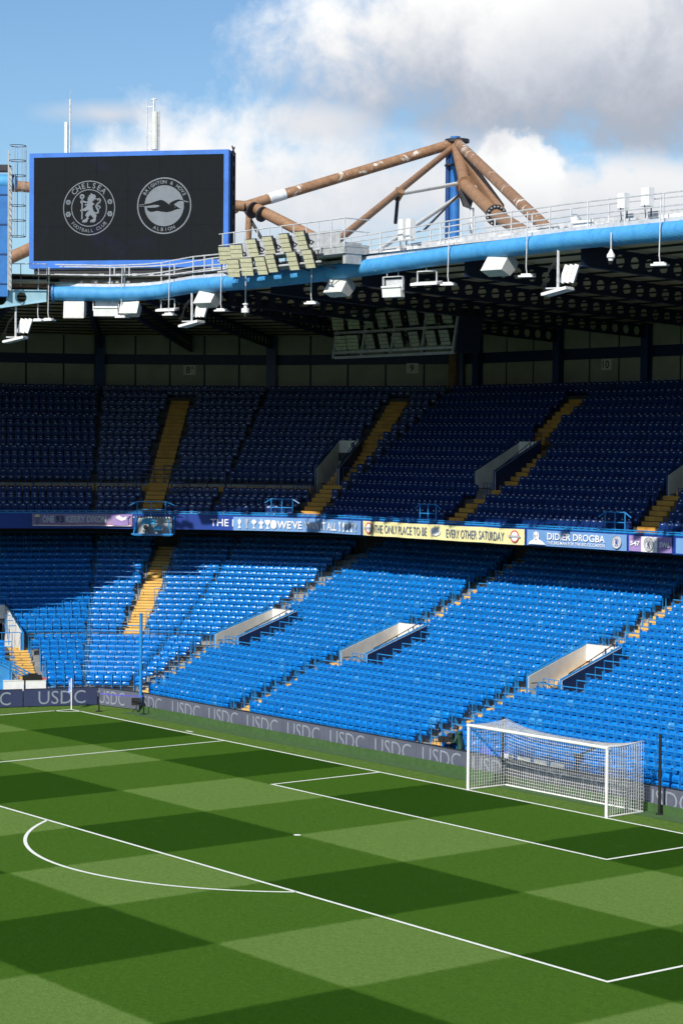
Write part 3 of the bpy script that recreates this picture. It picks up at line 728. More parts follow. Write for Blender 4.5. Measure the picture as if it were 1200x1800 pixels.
m_ = MB(); m_.tube([F(0, -8.0, RW-0.7, 15.8), F(0, -8.0, RW-0.7, 20.4)], 0.28, 10); m_.build('mast_foot', 'rust_tube', upper)
for txt, k, s, z, big in (('8', 2, -1.15, 17.95, 0), ('9', 1, 4.61, 18.05, 0), ('10', 0, 4.40, 17.95, 0)):
    m_ = MB(); m_.obox(F(k, s-0.36, RW-0.02, z-0.32), tv(k)*0.78, nv(k)*0.015, (0, 0, 0.62)); plq = m_.build('block_plaque', 'wall_white', upper)
    m_ = MB(); wd = 0.26*len(txt); put_text(m_, txt, lambda u, v: F(k, s+u, RW-0.03, z+v), -wd/2-(0.06 if txt == '8' else 0), wd/2-(0.06 if txt == '8' else 0), -0.22, 0.22, 0.01)
    if txt == '8': put_text(m_, 'A', lambda u, v: F(k, s+u, RW-0.03, z+v), 0.12, 0.30, 0.04, 0.24, 0.01)
    m_.build('block_number', 'black', plq)

# ------------------------------------------------------------------ banners on the front wall
def on_wall(off, k, wrk=0.0, seed=0.0):
    """surface in front of the upper tier wall; s may run over the bend from facet k to its neighbour"""
    def f(s, z):
        kk = k; ss = s
        while kk > 0 and ss > srange(kk, RFAS)[1]: ss = ss-srange(kk, RFAS)[1]+srange(kk-1, RFAS)[0]; kk -= 1
        rip = wrk*(math.sin(ss*2.6+seed)+0.5*math.sin(ss*4.3+z*3+seed))
        sag = -0.03*abs(math.sin(ss*0.9+seed))*wrk*20
        return F(kk, ss, RFAS-off-wrk*1.6+rip, z+sag)
    return f
def banner(name, label, k, s0, s1, z0, z1, matn, seed, wrk=0.02):
    mp = on_wall(0.05, k, wrk, seed); m_ = MB(); n = max(8, int((s1-s0)*6)); nz_ = 4
    for a in range(n+1):
        for b in range(nz_+1): m_.v.append(tuple(mp(s0+(s1-s0)*a/n, z0+(z1-z0)*b/nz_)))
    for a in range(n):
        for b in range(nz_): i = a*(nz_+1)+b; m_.f.append((i, i+nz_+1, i+nz_+2, i+1)); m_.m.append(0)
    e = thing(name, label, 'banner'); c = m_.build('cloth', matn, e, 60)
    return e, on_wall(0.105, k, wrk, seed), on_wall(0.125, k, wrk, seed)
def lettering(e, mp, items, matn, name='lettering'):
    for it in items:
        m_ = MB(); put_text(m_, it[0], mp, *it[1:5], it[5] if len(it) > 5 else 0.02); m_.build(name, matn, e)
def rect(m_, mp, u0, u1, v0, v1, m=0, n=8):
    for a in range(n):
        x0, x1 = u0+(u1-u0)*a/n, u0+(u1-u0)*(a+1)/n; m_.quad(mp(x0, v0), mp(x1, v0), mp(x1, v1), mp(x0, v1), m)
# lilac banner (corner, left)
e, mp, mp2 = banner('cloth_banner', 'lilac banner with grey lettering and a pint glass, hung left of the camera platform', 3, -1.2, 4.55, 8.50, 9.20, 'banner_lilac', 1.0)
lettering(e, mp, [('ONE', -0.62, 0.05, 8.70, 9.10, 0.045), ('KERRY DIXON', 0.72, 3.08, 8.70, 9.10, 0.045)], 'led_letter_pale')
lettering(e, mp, [('9', 0.14, 0.36, 8.70, 9.10, 0.045)], 'print_navy', 'numeral'); lettering(e, mp, [('3', 0.39, 0.60, 8.70, 9.10, 0.045)], 'print_navy', 'numeral')
m_ = MB(); rect(m_, mp, -1.15, 4.5, 8.58, 8.61); m_.build('stripe', 'print_red', e)
m_ = MB(); rect(m_, mp, -1.15, 4.5, 8.515, 8.57); m_.build('stripe', 'print_white', e)
m_ = MB(); put_poly(m_, [(-1.02, 9.0), (-0.78, 9.0), (-0.82, 8.60), (-0.97, 8.60)], mp2); m_.build('glass_print', 'print_slate', e)
m_ = MB(); put_poly(m_, [(-1.05, 9.02), (-0.76, 9.02), (-0.78, 9.14), (-0.90, 9.17), (-1.02, 9.13)], mp2); m_.build('foam_print', 'banner_yellow', e)
m_ = MB(); put_poly(m_, [(3.25, 9.16), (4.45, 9.16), (4.3, 8.95), (4.35, 8.55), (3.45, 8.55), (3.5, 8.85)], mp2); m_.build('shirt_print', 'banner_purple', e)
m_ = MB(); put_poly(m_, [(3.6, 9.05), (3.8, 9.13), (4.05, 9.0), (4.25, 9.1), (4.2, 8.9), (3.95, 8.82), (3.7, 8.92)], on_wall(0.14, 3, 0.02, 1.0)); m_.build('crown_print', 'print_white', e)
place(e, F(3, 1.7, RFAS, 8.5))
# painted wording on the front wall, part hidden by the next banner
m_ = MB(); put_text(m_, 'THE F', on_wall(0.008, 2), 2.20, 3.80, 8.58, 8.98, 0.008); m_.build('wall_lettering', 'print_white', upper)
# trophy shapes
def cup(kind):
    half = {0: [(0.0, 0), (0.18, 0), (0.18, 0.12), (0.07, 0.2), (0.06, 0.4), (0.2, 0.55), (0.24, 0.8), (0.14, 0.84), (0.06, 1.0), (0, 1.0)],
            1: [(0, 0), (0.2, 0), (0.18, 0.1), (0.05, 0.16), (0.05, 0.4), (0.16, 0.5), (0.36, 0.62), (0.38, 0.82), (0.22, 0.78), (0.2, 0.9), (0, 0.95)],
            2: [(0, 0), (0.22, 0), (0.22, 0.22), (0.1, 0.26), (0.14, 0.45), (0.34, 0.55), (0.34, 0.75), (0.16, 0.72), (0.1, 0.8), (0.05, 1.0), (0, 1.0)],
            3: [(0, 0), (0.24, 0), (0.2, 0.1), (0.06, 0.2), (0.06, 0.35), (0.34, 0.6), (0.42, 0.9), (0, 0.92)],
            4: [(0, 0.02), (0.2, 0.04), (0.36, 0.16), (0.44, 0.34), (0.44, 0.58), (0.36, 0.78), (0.2, 0.9), (0, 0.92)],
            5: [(0, 0), (0.16, 0), (0.12, 0.2), (0.1, 0.45), (0.2, 0.75), (0.26, 0.98), (0, 1.0)]}[kind]
    return half+[(-x, y) for x, y in reversed(half[1:-1])]
e, mp, mp2 = banner('cloth_banner', 'pale blue banner with white trophies and chunky white capital letters', 2, 3.66, 3.66+9.15, 8.38, 9.14, 'banner_blue', 2.2)
u = 3.66; q_ = 9.15/8.15
lettering(e, mp, [("WE'VE", u+2.42*q_, u+3.75*q_, 8.54, 8.98, 0.02), ('WON', u+3.90*q_, u+4.85*q_, 8.52, 8.96, 0.02), ('IT', u+5.0*q_, u+5.38*q_, 8.52, 8.96, 0.02), ('ALL', u+5.5*q_, u+6.28*q_, 8.52, 8.96, 0.02)], 'print_white')
for kk, x in ((0, 0.35), (5, 0.75), (1, 1.15), (2, 1.55), (3, 1.9), (4, 2.22), (5, 6.55), (0, 6.87), (3, 7.15), (5, 7.45), (0, 7.75)):
    m_ = MB(); put_poly(m_, [(u+x*q_+px_*0.42, 8.50+py_*0.54) for px_, py_ in cup(kk)], mp); m_.build('trophy_print', 'print_grey' if x in (0.75, 7.75) else 'print_white', e)
place(e, F(1, 2, RFAS, 8.4))
# yellow banner
e, mp, mp2 = banner('cloth_banner', 'yellow banner with slate lettering and a red ring at each end', 0, 0.36, 13.18, 8.38, 9.16, 'banner_yellow', 0.4, 0.028)
lettering(e, mp, [('THE ONLY PLACE TO BE', 1.45, 5.75, 8.56, 9.00, 0.006), ('EVERY OTHER SATURDAY', 7.30, 11.75, 8.54, 8.98, 0.006)], 'print_slate')
for cx in (0.95, 12.5):
    m_ = MB(); put_ring(m_, cx, 8.79, 0.31, 0.235, mp); m_.build('ring_print', 'print_red', e)
    m_ = MB(); put_disc(m_, cx, 8.79, 0.235, mp); m_.build('ring_centre', 'print_white', e)
    m_ = MB(); rect(m_, mp2, cx-0.42, cx+0.42, 8.74, 8.84, n=4); m_.build('ring_bar', 'print_grey', e)
m_ = MB(); put_disc(m_, 6.5, 8.80, 0.22, mp, kx=1.9); m_.build('oval_patch', 'print_white', e)
place(e, F(0, 6.7, RFAS, 8.38))
# mid blue banner
e, mp, mp2 = banner('cloth_banner', 'sky blue banner with two lines of white capitals and a white bust', 0, 13.35, 20.16, 8.40, 9.16, 'banner_blue', 3.0, 0.014)
lettering(e, mp, [('DIDIER DROGBA', 14.85, 18.75, 8.72, 9.06, 0.018), ('THE BIG MAN FOR THE BIG OCCASION', 14.85, 18.75, 8.50, 8.655, 0.012)], 'print_white')
m_ = MB(); put_poly(m_, [(13.50, 8.46), (14.75, 8.46), (14.5, 8.62), (14.22, 8.70), (14.25, 8.85), (14.2, 9.02), (14.02, 9.10), (13.86, 9.02), (13.84, 8.85), (13.88, 8.70), (13.62, 8.60)], mp); m_.build('bust_print', 'print_white', e)
m_ = MB(); put_poly(m_, [(13.9, 8.92), (13.98, 8.94), (13.99, 8.78), (13.93, 8.76)], mp2); put_poly(m_, [(14.08, 8.93), (14.14, 8.93), (14.12, 8.82), (14.07, 8.84)], mp2); put_poly(m_, [(13.95, 8.70), (14.12, 8.70), (14.08, 8.66), (13.98, 8.66)], mp2); m_.build('bust_shading', 'print_slate', e)
def small_crest(e, mp, mp2, cx, cz, rad, ringm, inner, lionm):
    m_ = MB(); put_disc(m_, cx, cz, rad, mp); m_.build('crest_field', inner, e)
    m_ = MB(); put_ring(m_, cx, cz, rad, rad*0.93, mp2); put_ring(m_, cx, cz, rad*0.66, rad*0.61, mp2)
    for a in range(0, 360, 20): put_disc(m_, cx+rad*0.79*math.cos(R(a)), cz+rad*0.79*math.sin(R(a)), rad*0.06, mp2, 8)
    m_.build('crest_ring', ringm, e)
    m_ = MB(); lion(m_, lambda u_, v_: mp2(cx+u_*rad, cz+v_*rad)); m_.build('crest_lion', lionm, e)
LB = [(622, 408), (640, 428), (672, 432), (700, 455), (702, 478), (680, 488), (700, 500), (718, 492), (712, 512), (690, 516), (665, 514), (670, 530), (645, 540), (640, 560), (655, 580), (680, 590), (665, 605), (645, 612), (640, 640), (655, 690), (668, 730), (690, 760), (715, 790), (705, 820), (700, 870), (680, 905), (668, 895), (655, 912), (640, 895), (620, 908), (600, 900), (605, 870), (650, 850), (665, 830), (640, 815), (625, 790), (600, 780), (580, 800), (560, 830), (585, 835), (560, 855), (555, 880), (530, 910), (515, 895), (500, 912), (485, 895), (465, 912), (460, 880), (475, 862), (515, 850), (530, 830), (540, 805), (515, 790), (520, 760), (560, 715), (580, 690), (545, 700), (515, 715), (495, 705), (470, 710), (440, 720), (420, 700), (430, 685), (460, 680), (500, 660), (530, 635), (540, 610), (515, 620), (500, 610), (510, 590), (540, 595), (555, 580), (500, 570), (470, 560), (440, 585), (425, 570), (425, 540), (445, 520), (480, 535), (530, 550), (560, 540), (550, 510), (565, 490), (555, 480), (580, 465), (575, 445), (600, 440), (610, 415)]
def ribbon(m_, pts, wd, mp):
    for a, b in zip(pts[:-1], pts[1:]):
        d = Vector(b)-Vector(a); n_ = Vector((-d.y, d.x)).normalized()*wd/2; e_ = d.normalized()*wd*0.25
        m_.quad(*[mp(*p) for p in (Vector(a)-n_-e_, Vector(b)-n_+e_, Vector(b)+n_+e_, Vector(a)+n_-e_)])
def lion(m_, mp):
    g = lambda p: ((p[0]-580)/465, (660-p[1])/465)
    put_poly(m_, [g(p) for p in LB], mp)
    ribbon(m_, [g(p) for p in ((668, 735), (700, 752), (738, 740), (745, 705), (718, 665), (706, 625), (728, 592), (758, 570), (778, 545), (776, 520), (752, 508), (730, 520))], 0.065, mp)
    ribbon(m_, [g(p) for p in ((715, 640), (740, 624), (768, 632), (778, 655), (760, 668))], 0.045, mp)
    ribbon(m_, [g(p) for p in ((456, 500), (453, 845))], 0.05, mp); c = g((455, 465)); put_ring(m_, c[0], c[1], 0.092, 0.03, mp, 20)
small_crest(e, mp, mp2, 19.55, 8.79, 0.31, 'print_slate', 'print_white', 'fascia_blue'); place(e, F(0, 16.7, RFAS, 8.4))
# purple banner
e, mp, mp2 = banner('cloth_banner', 'purple banner with a white centre panel and round crest', 0, 20.3, 23.0, 8.42, 9.14, 'banner_purple', 4.1, 0.02)
lettering(e, mp, [('547', 20.42, 21.02, 8.68, 8.90, 0.03), ('SW6', 22.3, 22.9, 8.66, 8.92, 0.03)], 'print_white')
m_ = MB(); rect(m_, mp, 21.12, 22.18, 8.42, 9.13); m_.build('centre_panel', 'print_white', e)
small_crest(e, mp2, on_wall(0.14, 0, 0.02, 4.1), 21.65, 8.78, 0.32, 'print_navy', 'print_white', 'print_navy'); place(e, F(0, 21.65, RFAS, 8.42))
m_ = MB(); rect(m_, on_wall(0.02, 0), 23.2, 26.5, 8.42, 9.12); m_.build('wall_panel_print', 'banner_blue', upper)

# camera platform slung from the front wall
cp = thing('camera_platform', 'open steel camera platform with hazard striped edge slung from the upper front wall', 'platform')
k = 2; sa, sb = -2.05, 0.12; rb, rf = RFAS-0.05, RFAS-1.1
def CPP(s, r, z): return F(k, s, r, z)
m_ = MB(); m_.obox(CPP(sa, rf, 8.02), tv(k)*(sb-sa), nv(k)*(rb-rf), (0, 0, 0.06)); m_.build('deck', 'rail_blue', cp)
m_ = MB()
for s in (sa, sb):
    m_.tube([CPP(s, rf, 8.05), CPP(s+(0.25 if s == sa else -0.25), rf+0.1, 9.05)], 0.04, 5); m_.tube([CPP(s, rb, 8.05), CPP(s, rb, 9.1)], 0.035, 5)
m_.tube([CPP(sa-0.1, rf, 8.10), CPP(sb+0.1, rf, 8.10)], 0.045, 6); m_.build('frame', 'rail_blue', cp)
m_ = MB(); m_.obox(CPP(sa+0.1, rb-0.1, 8.1), tv(k)*(sb-sa-0.2), nv(k)*0.04, (0, 0, 0.92)); m_.build('back_panel', 'grey_paint', cp)
m_ = MB(); m_.obox(CPP(sa+0.35, rb-0.14, 8.62), tv(k)*0.75, nv(k)*0.03, (0, 0, 0.34)); m_.build('blue_panel', 'cyan_case', cp)
nst = 26
for j in range(nst):
    m_ = MB(); wd = (sb-sa)/nst; m_.obox(CPP(sa+wd*j, rf+0.02, 9.02), tv(k)*wd, nv(k)*0.03, (0, 0, 0.07)); m_.build('hazard_stripe', 'black' if j % 2 else 'plain_white', cp)
m_ = MB()
for s in (sa+0.2, sa+1.0, sb-0.35): m_.tube([CPP(s, rf+0.1, 9.1), CPP(s, rf+0.1, 9.95)], 0.03, 5)
for z in (9.5, 9.95): m_.tube([CPP(sa+0.2, rf+0.1, z), CPP(sb-0.35, rf+0.1, z)], 0.03, 5)
m_.tube([CPP(sa+0.2, rf+0.1, 9.95), CPP(sa-0.2, rf+0.3, 9.75)], 0.03, 5); m_.tube([CPP(sb-0.35, rf+0.1, 9.95), CPP(sb+0.1, rf+0.3, 9.75)], 0.03, 5); m_.build('guard_rail', 'rail_blue', cp)
place(cp, CPP((sa+sb)/2, rb, 8.02))
ob = thing('television_camera', 'small grey and black television camera standing on the slung platform', 'camera'); z0 = 8.085
m_ = MB(); m_.box(CPP(-1.35, rf+0.45, z0+0.42), (0.26, 0.5, 0.30), tv(k), nv(k)); m_.build('body', 'grey_paint', ob)
m_ = MB(); m_.lathe(CPP(-1.35, rf+0.2, z0+0.42), [(0, 0), (0.11, 0), (0.13, 0.18), (0.0, 0.18)], 10, -nv(k)); m_.build('lens', 'black', ob)
m_ = MB(); 
for a in (0, 120, 240): m_.tube([CPP(-1.35, rf+0.45, z0+0.3), CPP(-1.35+0.22*math.cos(R(a)), rf+0.45+0.22*math.sin(R(a)), z0)], 0.02, 5)
m_.build('tripod', 'black', ob); place(ob, CPP(-1.35, rf+0.45, z0))
ob = thing('equipment_case', 'bright cyan equipment case on the slung platform', 'case'); m_ = MB(); m_.box(CPP(-0.72, rf+0.5, z0+0.36), (0.36, 0.3, 0.24), tv(k), nv(k)); m_.build('case_body', 'cyan_case', ob)
m_ = MB(); m_.lathe(CPP(-0.72, rf+0.5, z0), [(0.16, 0), (0.16, 0.02), (0.03, 0.04), (0.03, 0.24)], 10); m_.build('stand', 'black', ob); place(ob, CPP(-0.72, rf+0.5, z0))

# ------------------------------------------------------------------ roof
roof = thing('stand_roof', 'grandstand roof with perforated steel beams under brown sheeting', 'roof')
RE = 2.3
def zr(r): return 21.42-0.050*(r-RE)
m_ = MB(); strip(m_, RE+0.1, zr(RE), RW+1.5, zr(RW+1.5), 80); sheet = m_.build('roof_sheet', 'roof_sheet', roof)
m_ = MB(); strip(m_, RE-0.1, zr(RE)+0.35, RW+1.5, zr(RW+1.5)+0.35, 80); m_.build('roof_top', 'grey_paint', roof)
# roof of the neighbouring stand along the touch line
west = thing('neighbour_roof', 'roof slab of the neighbouring stand along the touch line', 'roof')
poly = [(-40.6, -3.6), (-38.4, -6.2), (-36.1, -13.6), (-36.0, -60), (-85, -60), (-85, -12), (-62, 0)]
m_ = MB(); m_.prism([Vector((x, y, 21.15)) for x, y in poly], (0, 0, 0.3)); m_.build('roof_slab', 'roof_sheet', west); place(west, (-40, -10, 21.15))
def cell_beam(name, A, B, z0a, z1a, z0b, z1b, matn, parent, hole=0.27, pitch=0.84, first=2.2, last=0.6, thick=0.05, fl=0.22):
    """I-beam from A to B (plan points) with a row of round holes in its web; z0/z1 bottom/top at each end"""
    A = Vector((A[0], A[1], 0)); B = Vector((B[0], B[1], 0)); L = (B-A).length; d = (B-A)/L; nn_ = Vector((-d.y, d.x, 0))
    m_ = MB(); zb = lambda x: z0a+(z0b-z0a)*x/L; zt = lambda x: z1a+(z1b-z1a)*x/L
    xs = []; x = first
    while x < L-last: xs.append(x); x += pitch
    cur = 0.0; N = 12
    P_ = lambda x, z, o: tuple(A+d*x+nn_*o+Vector((0, 0, z)))
    def face(o):
        nonlocal cur
        cur = 0.0
        for c in xs:
            a, b = c-pitch/2, c+pitch/2
            if a > cur+0.01: m_.quad(P_(cur, zb(cur), o), P_(a, zb(a), o), P_(a, zt(a), o), P_(cur, zt(cur), o))
            zc = (zb(c)+zt(c))/2; hr = min(hole, (zt(c)-zb(c))*0.36)
            circ = [(c+hr*math.cos(2*math.pi*j/N+math.pi/4), zc+hr*math.sin(2*math.pi*j/N+math.pi/4)) for j in range(N)]
            sq = [(b, zt(b)), (a, zt(a)), (a, zb(a)), (b, zb(b))]
            for q in range(4):
                c0, c1 = sq[q], sq[(q+1) % 4]; idx = [(q*N//4+j) % N for j in range(N//4+1)]
                i = len(m_.v); pts = [c0]+[circ[j] for j in idx]+[c1]; m_.v += [P_(x_, z_, o) for x_, z_ in pts]
                # outer corner fan
                half = len(idx)//2
                for j in range(len(idx)-1):
                    m_.f.append((i, i+1+j, i+2+j) if j < half else (i+len(pts)-1, i+1+j, i+2+j)); m_.m.append(0)
                m_.f.append((i, i+1+half, i+len(pts)-1)); m_.m.append(0)
            cur = b
        if cur < L: m_.quad(P_(cur, zb(cur), o), P_(L, zb(L), o), P_(L, zt(L), o), P_(cur, zt(cur), o))
    face(-thick/2); face(thick/2)
    for zz, s_ in ((zb, 0), (zt, 0)):
        m_.obox(P_(0, zz(0)-0.025, -fl/2), d*L+Vector((0, 0, zz(L)-zz(0))), nn_*fl, (0, 0, 0.05))
    return m_.build(name, matn, parent)
raf = [0.72+7.02*n for n in range(-1, 9)]
for s in raf:
    r0 = RE+0.3
    lo = srange(0, RW)[0]
    A_ = F(0, s, r0 if s > srange(0, r0)[0] else r0); B_ = F(0, s, RW)
    if s < srange(0, r0)[0]-0.5: A_ = F(0, s, max(r0, -s/TAN[0]))
    rA = (A_-ORG[0]).dot(nv(0))
    cell_beam('roof_beam', A_, B_, zr(rA)-0.95, zr(rA)-0.12, zr(RW)-0.80, zr(RW)-0.12, 'beam_navy', roof)
for k in (1, 2, 3):
    A_ = F(k, srange(k, RE+0.4)[1], RE+0.4); B_ = F(k, srange(k, RW)[1], RW)
    cell_beam('roof_beam', A_, B_, zr(RE)-0.95, zr(RE)-0.12, zr(RW)-0.80, zr(RW)-0.12, 'beam_navy', roof)
for k, s in ((1, 2.5), (2, -1.0), (3, -3.5)):
    cell_beam('roof_beam', F(k, s, 10 if k == 1 else RE+0.4), F(k, s, RW), zr(8)-1.0, zr(8)-0.12, zr(RW)-1.0, zr(RW)-0.12, 'beam_navy', roof)
# secondary beams across, and purlins
r = RE+1.0
while r < RW:
    for k in range(4):
        lo, hi = srange(k, r, 55); m_ = MB(); m_.obox(F(k, lo, r, zr(r)-0.085), tv(k)*(hi-lo), nv(k)*0.10, (0, 0, 0.08)); m_.build('purlin', 'dark_steel', roof)
    r += 1.7
# the big blue tube along the roof edge
tube = thing('roof_edge_tube', 'fat weathered sky blue tube running along the front edge of the roof', 'roof tube')
tp = [(45, 5.5, 21.4), (20, 5.5, 21.42), (1.83, 5.5, 21.42), (-4.29, 5.5, 21.46), (-11.2, 5.5, 21.37), (-16.3, 5.5, 21.20), (-19.6, 5.5, 21.12), (-23.4, 5.5, 21.08), (-26.2, 5.5, 21.07), (-28.5, 5.5, 21.09), (-31.2, 5.5, 21.12), (-32.7, 5.47, 21.06), (-33.7, 5.25, 20.97), (-34.5, 4.72, 20.90), (-35.2, 4.0, 20.86), (-35.72, 3.45, 20.84), (-36.71, 2.36, 20.86), (-37.64, 1.33, 20.88)]
def resample(pts, step):
    out = [V3(pts[0])]
    for a, b in zip(pts[:-1], pts[1:]):
        a = V3(a); b = V3(b); n = max(1, int((b-a).length/step))
        out += [a+(b-a)*(j+1)/n for j in range(n)]
    return out
m_ = MB(); m_.tube(resample(tp, 0.8), 0.37, 20); tb_o = m_.build('tube_body', 'tube_weathered', tube, 50)
def tube_at(x):            # point on the tube axis by x
    for a, b in zip(tp[:-1], tp[1:]):
        if b[0] <= x <= a[0]: f = (x-a[0])/(b[0]-a[0]); return V3(a).lerp(V3(b), f)
    return V3(tp[-1])
for x in np.arange(-37.0, 6, 1.55):   # joint bands
    a = tube_at(x-0.03); b = tube_at(x+0.03); m_ = MB(); m_.tube([a, b], 0.378, 20); m_.build('joint_band', 'tube_weathered', tube, 50)
m_ = MB(); e0 = V3(tp[-1]); d = (V3(tp[-1])-V3(tp[-2])).normalized(); m_.tube([e0, e0+d*0.10], 0.45, 16); m_.build('end_flange', 'mast_blue', tube); place(tube, (-20, 5.5, 20.7))

# catwalk with handrails above the tube
cat = thing('roof_catwalk', 'galvanised catwalk with handrails above the blue roof tube', 'catwalk')
cw = [tube_at(x)+Vector((0, 0, 0.42)) for x in (30, 20, 10, 1.8, -4.3, -11.2, -16.3, -19.6, -23.4, -26.2, -31.2)]+[V3(p)+Vector((0, 0, 0.42)) for p in tp[11:]]
def offs(pts, o):
    out = []
    for k, p in enumerate(pts):
        d = pts[min(k+1, len(pts)-1)]-pts[max(k-1, 0)]; out.append(p+Vector((d.y, -d.x, 0)).normalized()*o)
    return out
back = offs(cw, 1.2)
for a, b, c, d in zip(cw[:-1], cw[1:], back[1:], back[:-1]):
    m_ = MB(); m_.quad(a, b, c, d); m_.quad(a-Vector((0, 0, 0.16)), b-Vector((0, 0, 0.16)), b+Vector((0, 0, 0.10)), a+Vector((0, 0, 0.10))); m_.quad(d, c, c+Vector((0, 0, 0.50)), d+Vector((0, 0, 0.50))); m_.build('deck_panel', 'galvanised', cat)
for line, nm in ((offs(cw, 0.03), 'front'), (back, 'rear')):
    for h in (0.55, 1.05):
        m_ = MB(); m_.tube([p+Vector((0, 0, h)) for p in line], 0.032, 5); m_.build('handrail', 'galvanised', cat)
    rs = resample([tuple(p) for p in line], 1.0)
    acc = 0
    for j in range(0, len(rs)-1):
        if (rs[j+1]-rs[j]).length > 0: acc += (rs[j+1]-rs[j]).length
        if acc > 1.45:
            acc = 0; p = rs[j]; m_ = MB(); m_.tube([p-Vector((0, 0, 0.1)), p+Vector((0, 0, 1.06))], 0.034, 5); m_.build('rail_post', 'galvanised', cat)
for j in range(110):      # clutter of brackets, channels and boxes along the walkway
    x = -37+j*0.40+rng.normal(0, 0.1); p = tube_at(x)+Vector((rng.normal(0, 0.05), 0.3+abs(rng.normal(0, 0.35)), 0.50+abs(rng.normal(0, 0.10)))); m_ = MB()
    m_.box(p, (rng.uniform(0.10, 1.3), 0.12, rng.uniform(0.06, 0.26))); m_.build('cable_tray' if rng.random() < 0.6 else 'junction_box', 'galvanised' if rng.random() < 0.7 else 'white_paint', cat)
place(cat, (-20, 6, 21.4))

# ------------------------------------------------------------------ things hung under the tube
def yaw_axes(a): return Vector((math.cos(R(a)), math.sin(R(a)), 0)), Vector((-math.sin(R(a)), math.cos(R(a)), 0))
def hanger(m_, p, ztop, r=0.022): m_.tube([p, Vector((p.x, p.y, ztop))], r, 5)
def speaker(p, ang, wd, tilt, label):
    e = thing('loudspeaker', label, 'loudspeaker', group='loudspeakers under the roof tube'); p = V3(p); ux, uy = yaw_axes(ang); m_ = MB()
    h, dp = wd*0.82, wd*0.75
    prof = [(-dp/2, -h/2), (dp*0.25, -h/2+0.1), (dp/2, h*0.15), (dp/2, h/2), (-dp/2+0.12, h/2)]
    ct, st = math.cos(R(tilt)), math.sin(R(tilt)); q = [(a*ct-b*st, a*st+b*ct) for a, b in prof]
    m_.prism([p+uy*a+Vector((0, 0, b))-ux*wd/2 for a, b in q], ux*wd); m_.build('cabinet', 'cabinet_white', e)
    m_ = MB(); a, b = q[0], q[4]; f0 = p+uy*(a[0]-0.006)+Vector((0, 0, a[1])); f1 = p+uy*(b[0]-0.006)+Vector((0, 0, b[1])); up_ = (f1-f0)
    m_.obox(f0-ux*wd*0.42+up_*0.06, ux*wd*0.84, up_*0.88, -uy*0.01); m_.build('grille', 'cabinet_white', e)
    m_ = MB()
    for s in (-0.35, 0.35): hanger(m_, p+ux*wd*s+Vector((0, 0, h/2-0.05)), tube_at(p.x).z-0.25)
    m_.build('bracket', 'galvanised', e); place(e, p-Vector((0, 0, h/2)))
speaker((-36.9, 2.1, 20.02), 48, 1.05, 0, 'square white loudspeaker below the end flange of the blue tube')
speaker((-34.95, 4.2, 20.02), 42, 0.95, -28, 'white loudspeaker turned sideways under the bend of the blue tube')
speaker((-29.8, 5.5, 20.35), 20, 1.05, -30, 'white loudspeaker tilted above a lamp cluster left of the floodlights')
speaker((-19.2, 5.5, 20.35), 14, 1.05, -28, 'tilted white loudspeaker below the floodlight deck')
speaker((-8.4, 5.5, 20.68), 10, 1.1, -30, 'tilted white loudspeaker hung under the tube below the blue mast')
def horn(p, ang, wd, label):
    """cabinet with a hinged reflector flap, open frame around it"""
    e = thing('reflector_lamp', label, 'lamp', group='reflector lamps under the roof tube'); p = V3(p); ux, uy = yaw_axes(ang); Z = Vector((0, 0, 1))
    m_ = MB(); m_.obox(p-ux*wd/2-uy*0.05-Z*0.38, ux*wd, uy*0.25-Z*0.02, Z*0.40-uy*0.06); m_.build('lower_reflector', 'white_paint', e)
    m_ = MB(); m_.obox(p-ux*wd*0.47+uy*0.15+Z*0.06, ux*wd*0.94, uy*0.06, Z*0.36); m_.build('upper_reflector', 'galvanised', e)
    m_ = MB(); m_.tube([p-ux*wd*0.5-uy*0.12+Z*0.06, p+ux*wd*0.5-uy*0.12+Z*0.06], 0.05, 8); m_.build('lamp_bar', 'white_paint', e)
    m_ = MB()
    for s in (-0.53, 0.53): m_.obox(p+ux*wd*s-ux*0.02-Z*0.1, ux*0.04, uy*0.12, Z*0.62)
    m_.obox(p-ux*wd*0.53+Z*0.5, ux*wd*1.06, uy*0.12, Z*0.04)
    for s in (-0.3, 0.3): hanger(m_, p+ux*wd*s+Z*0.5, tube_at(p.x).z-0.2)
    m_.build('yoke', 'galvanised', e); place(e, p-Z*0.4)
horn((-35.85, 3.3, 20.10), 48, 1.25, 'wide white reflector lamp beside the square loudspeaker at the tube end')
horn((-15.4, 5.5, 20.15), 12, 1.05, 'white reflector lamp in a yoke right of the floodlight deck')
def heater(p, ang, wd, label):
    e = thing('panel_heater', label, 'lamp', group='flat panels under the roof tube'); p = V3(p); ux, uy = yaw_axes(ang); Z = Vector((0, 0, 1))
    m_ = MB(); m_.box(p, (wd, 0.42, 0.11), ux, (uy+Z*0.2).normalized()); m_.build('panel', 'white_paint', e)
    m_ = MB()
    for s in (-0.36, 0.36): m_.obox(p+ux*wd*s, ux*0.05, uy*0.05, Z*0.5)
    m_.obox(p-ux*wd*0.36+Z*0.5, ux*wd*0.75, uy*0.05, Z*0.05); hanger(m_, p+Z*0.5, tube_at(p.x).z-0.25); m_.build('yoke', 'galvanised', e); place(e, p)
heater((-33.5, 5.5, 20.05), 20, 1.2, 'flat white panel in a yoke right of the sideways loudspeaker'); heater((-13.1, 5.5, 20.25), 12, 1.45, 'long flat white panel in a yoke between reflector lamp and mast')
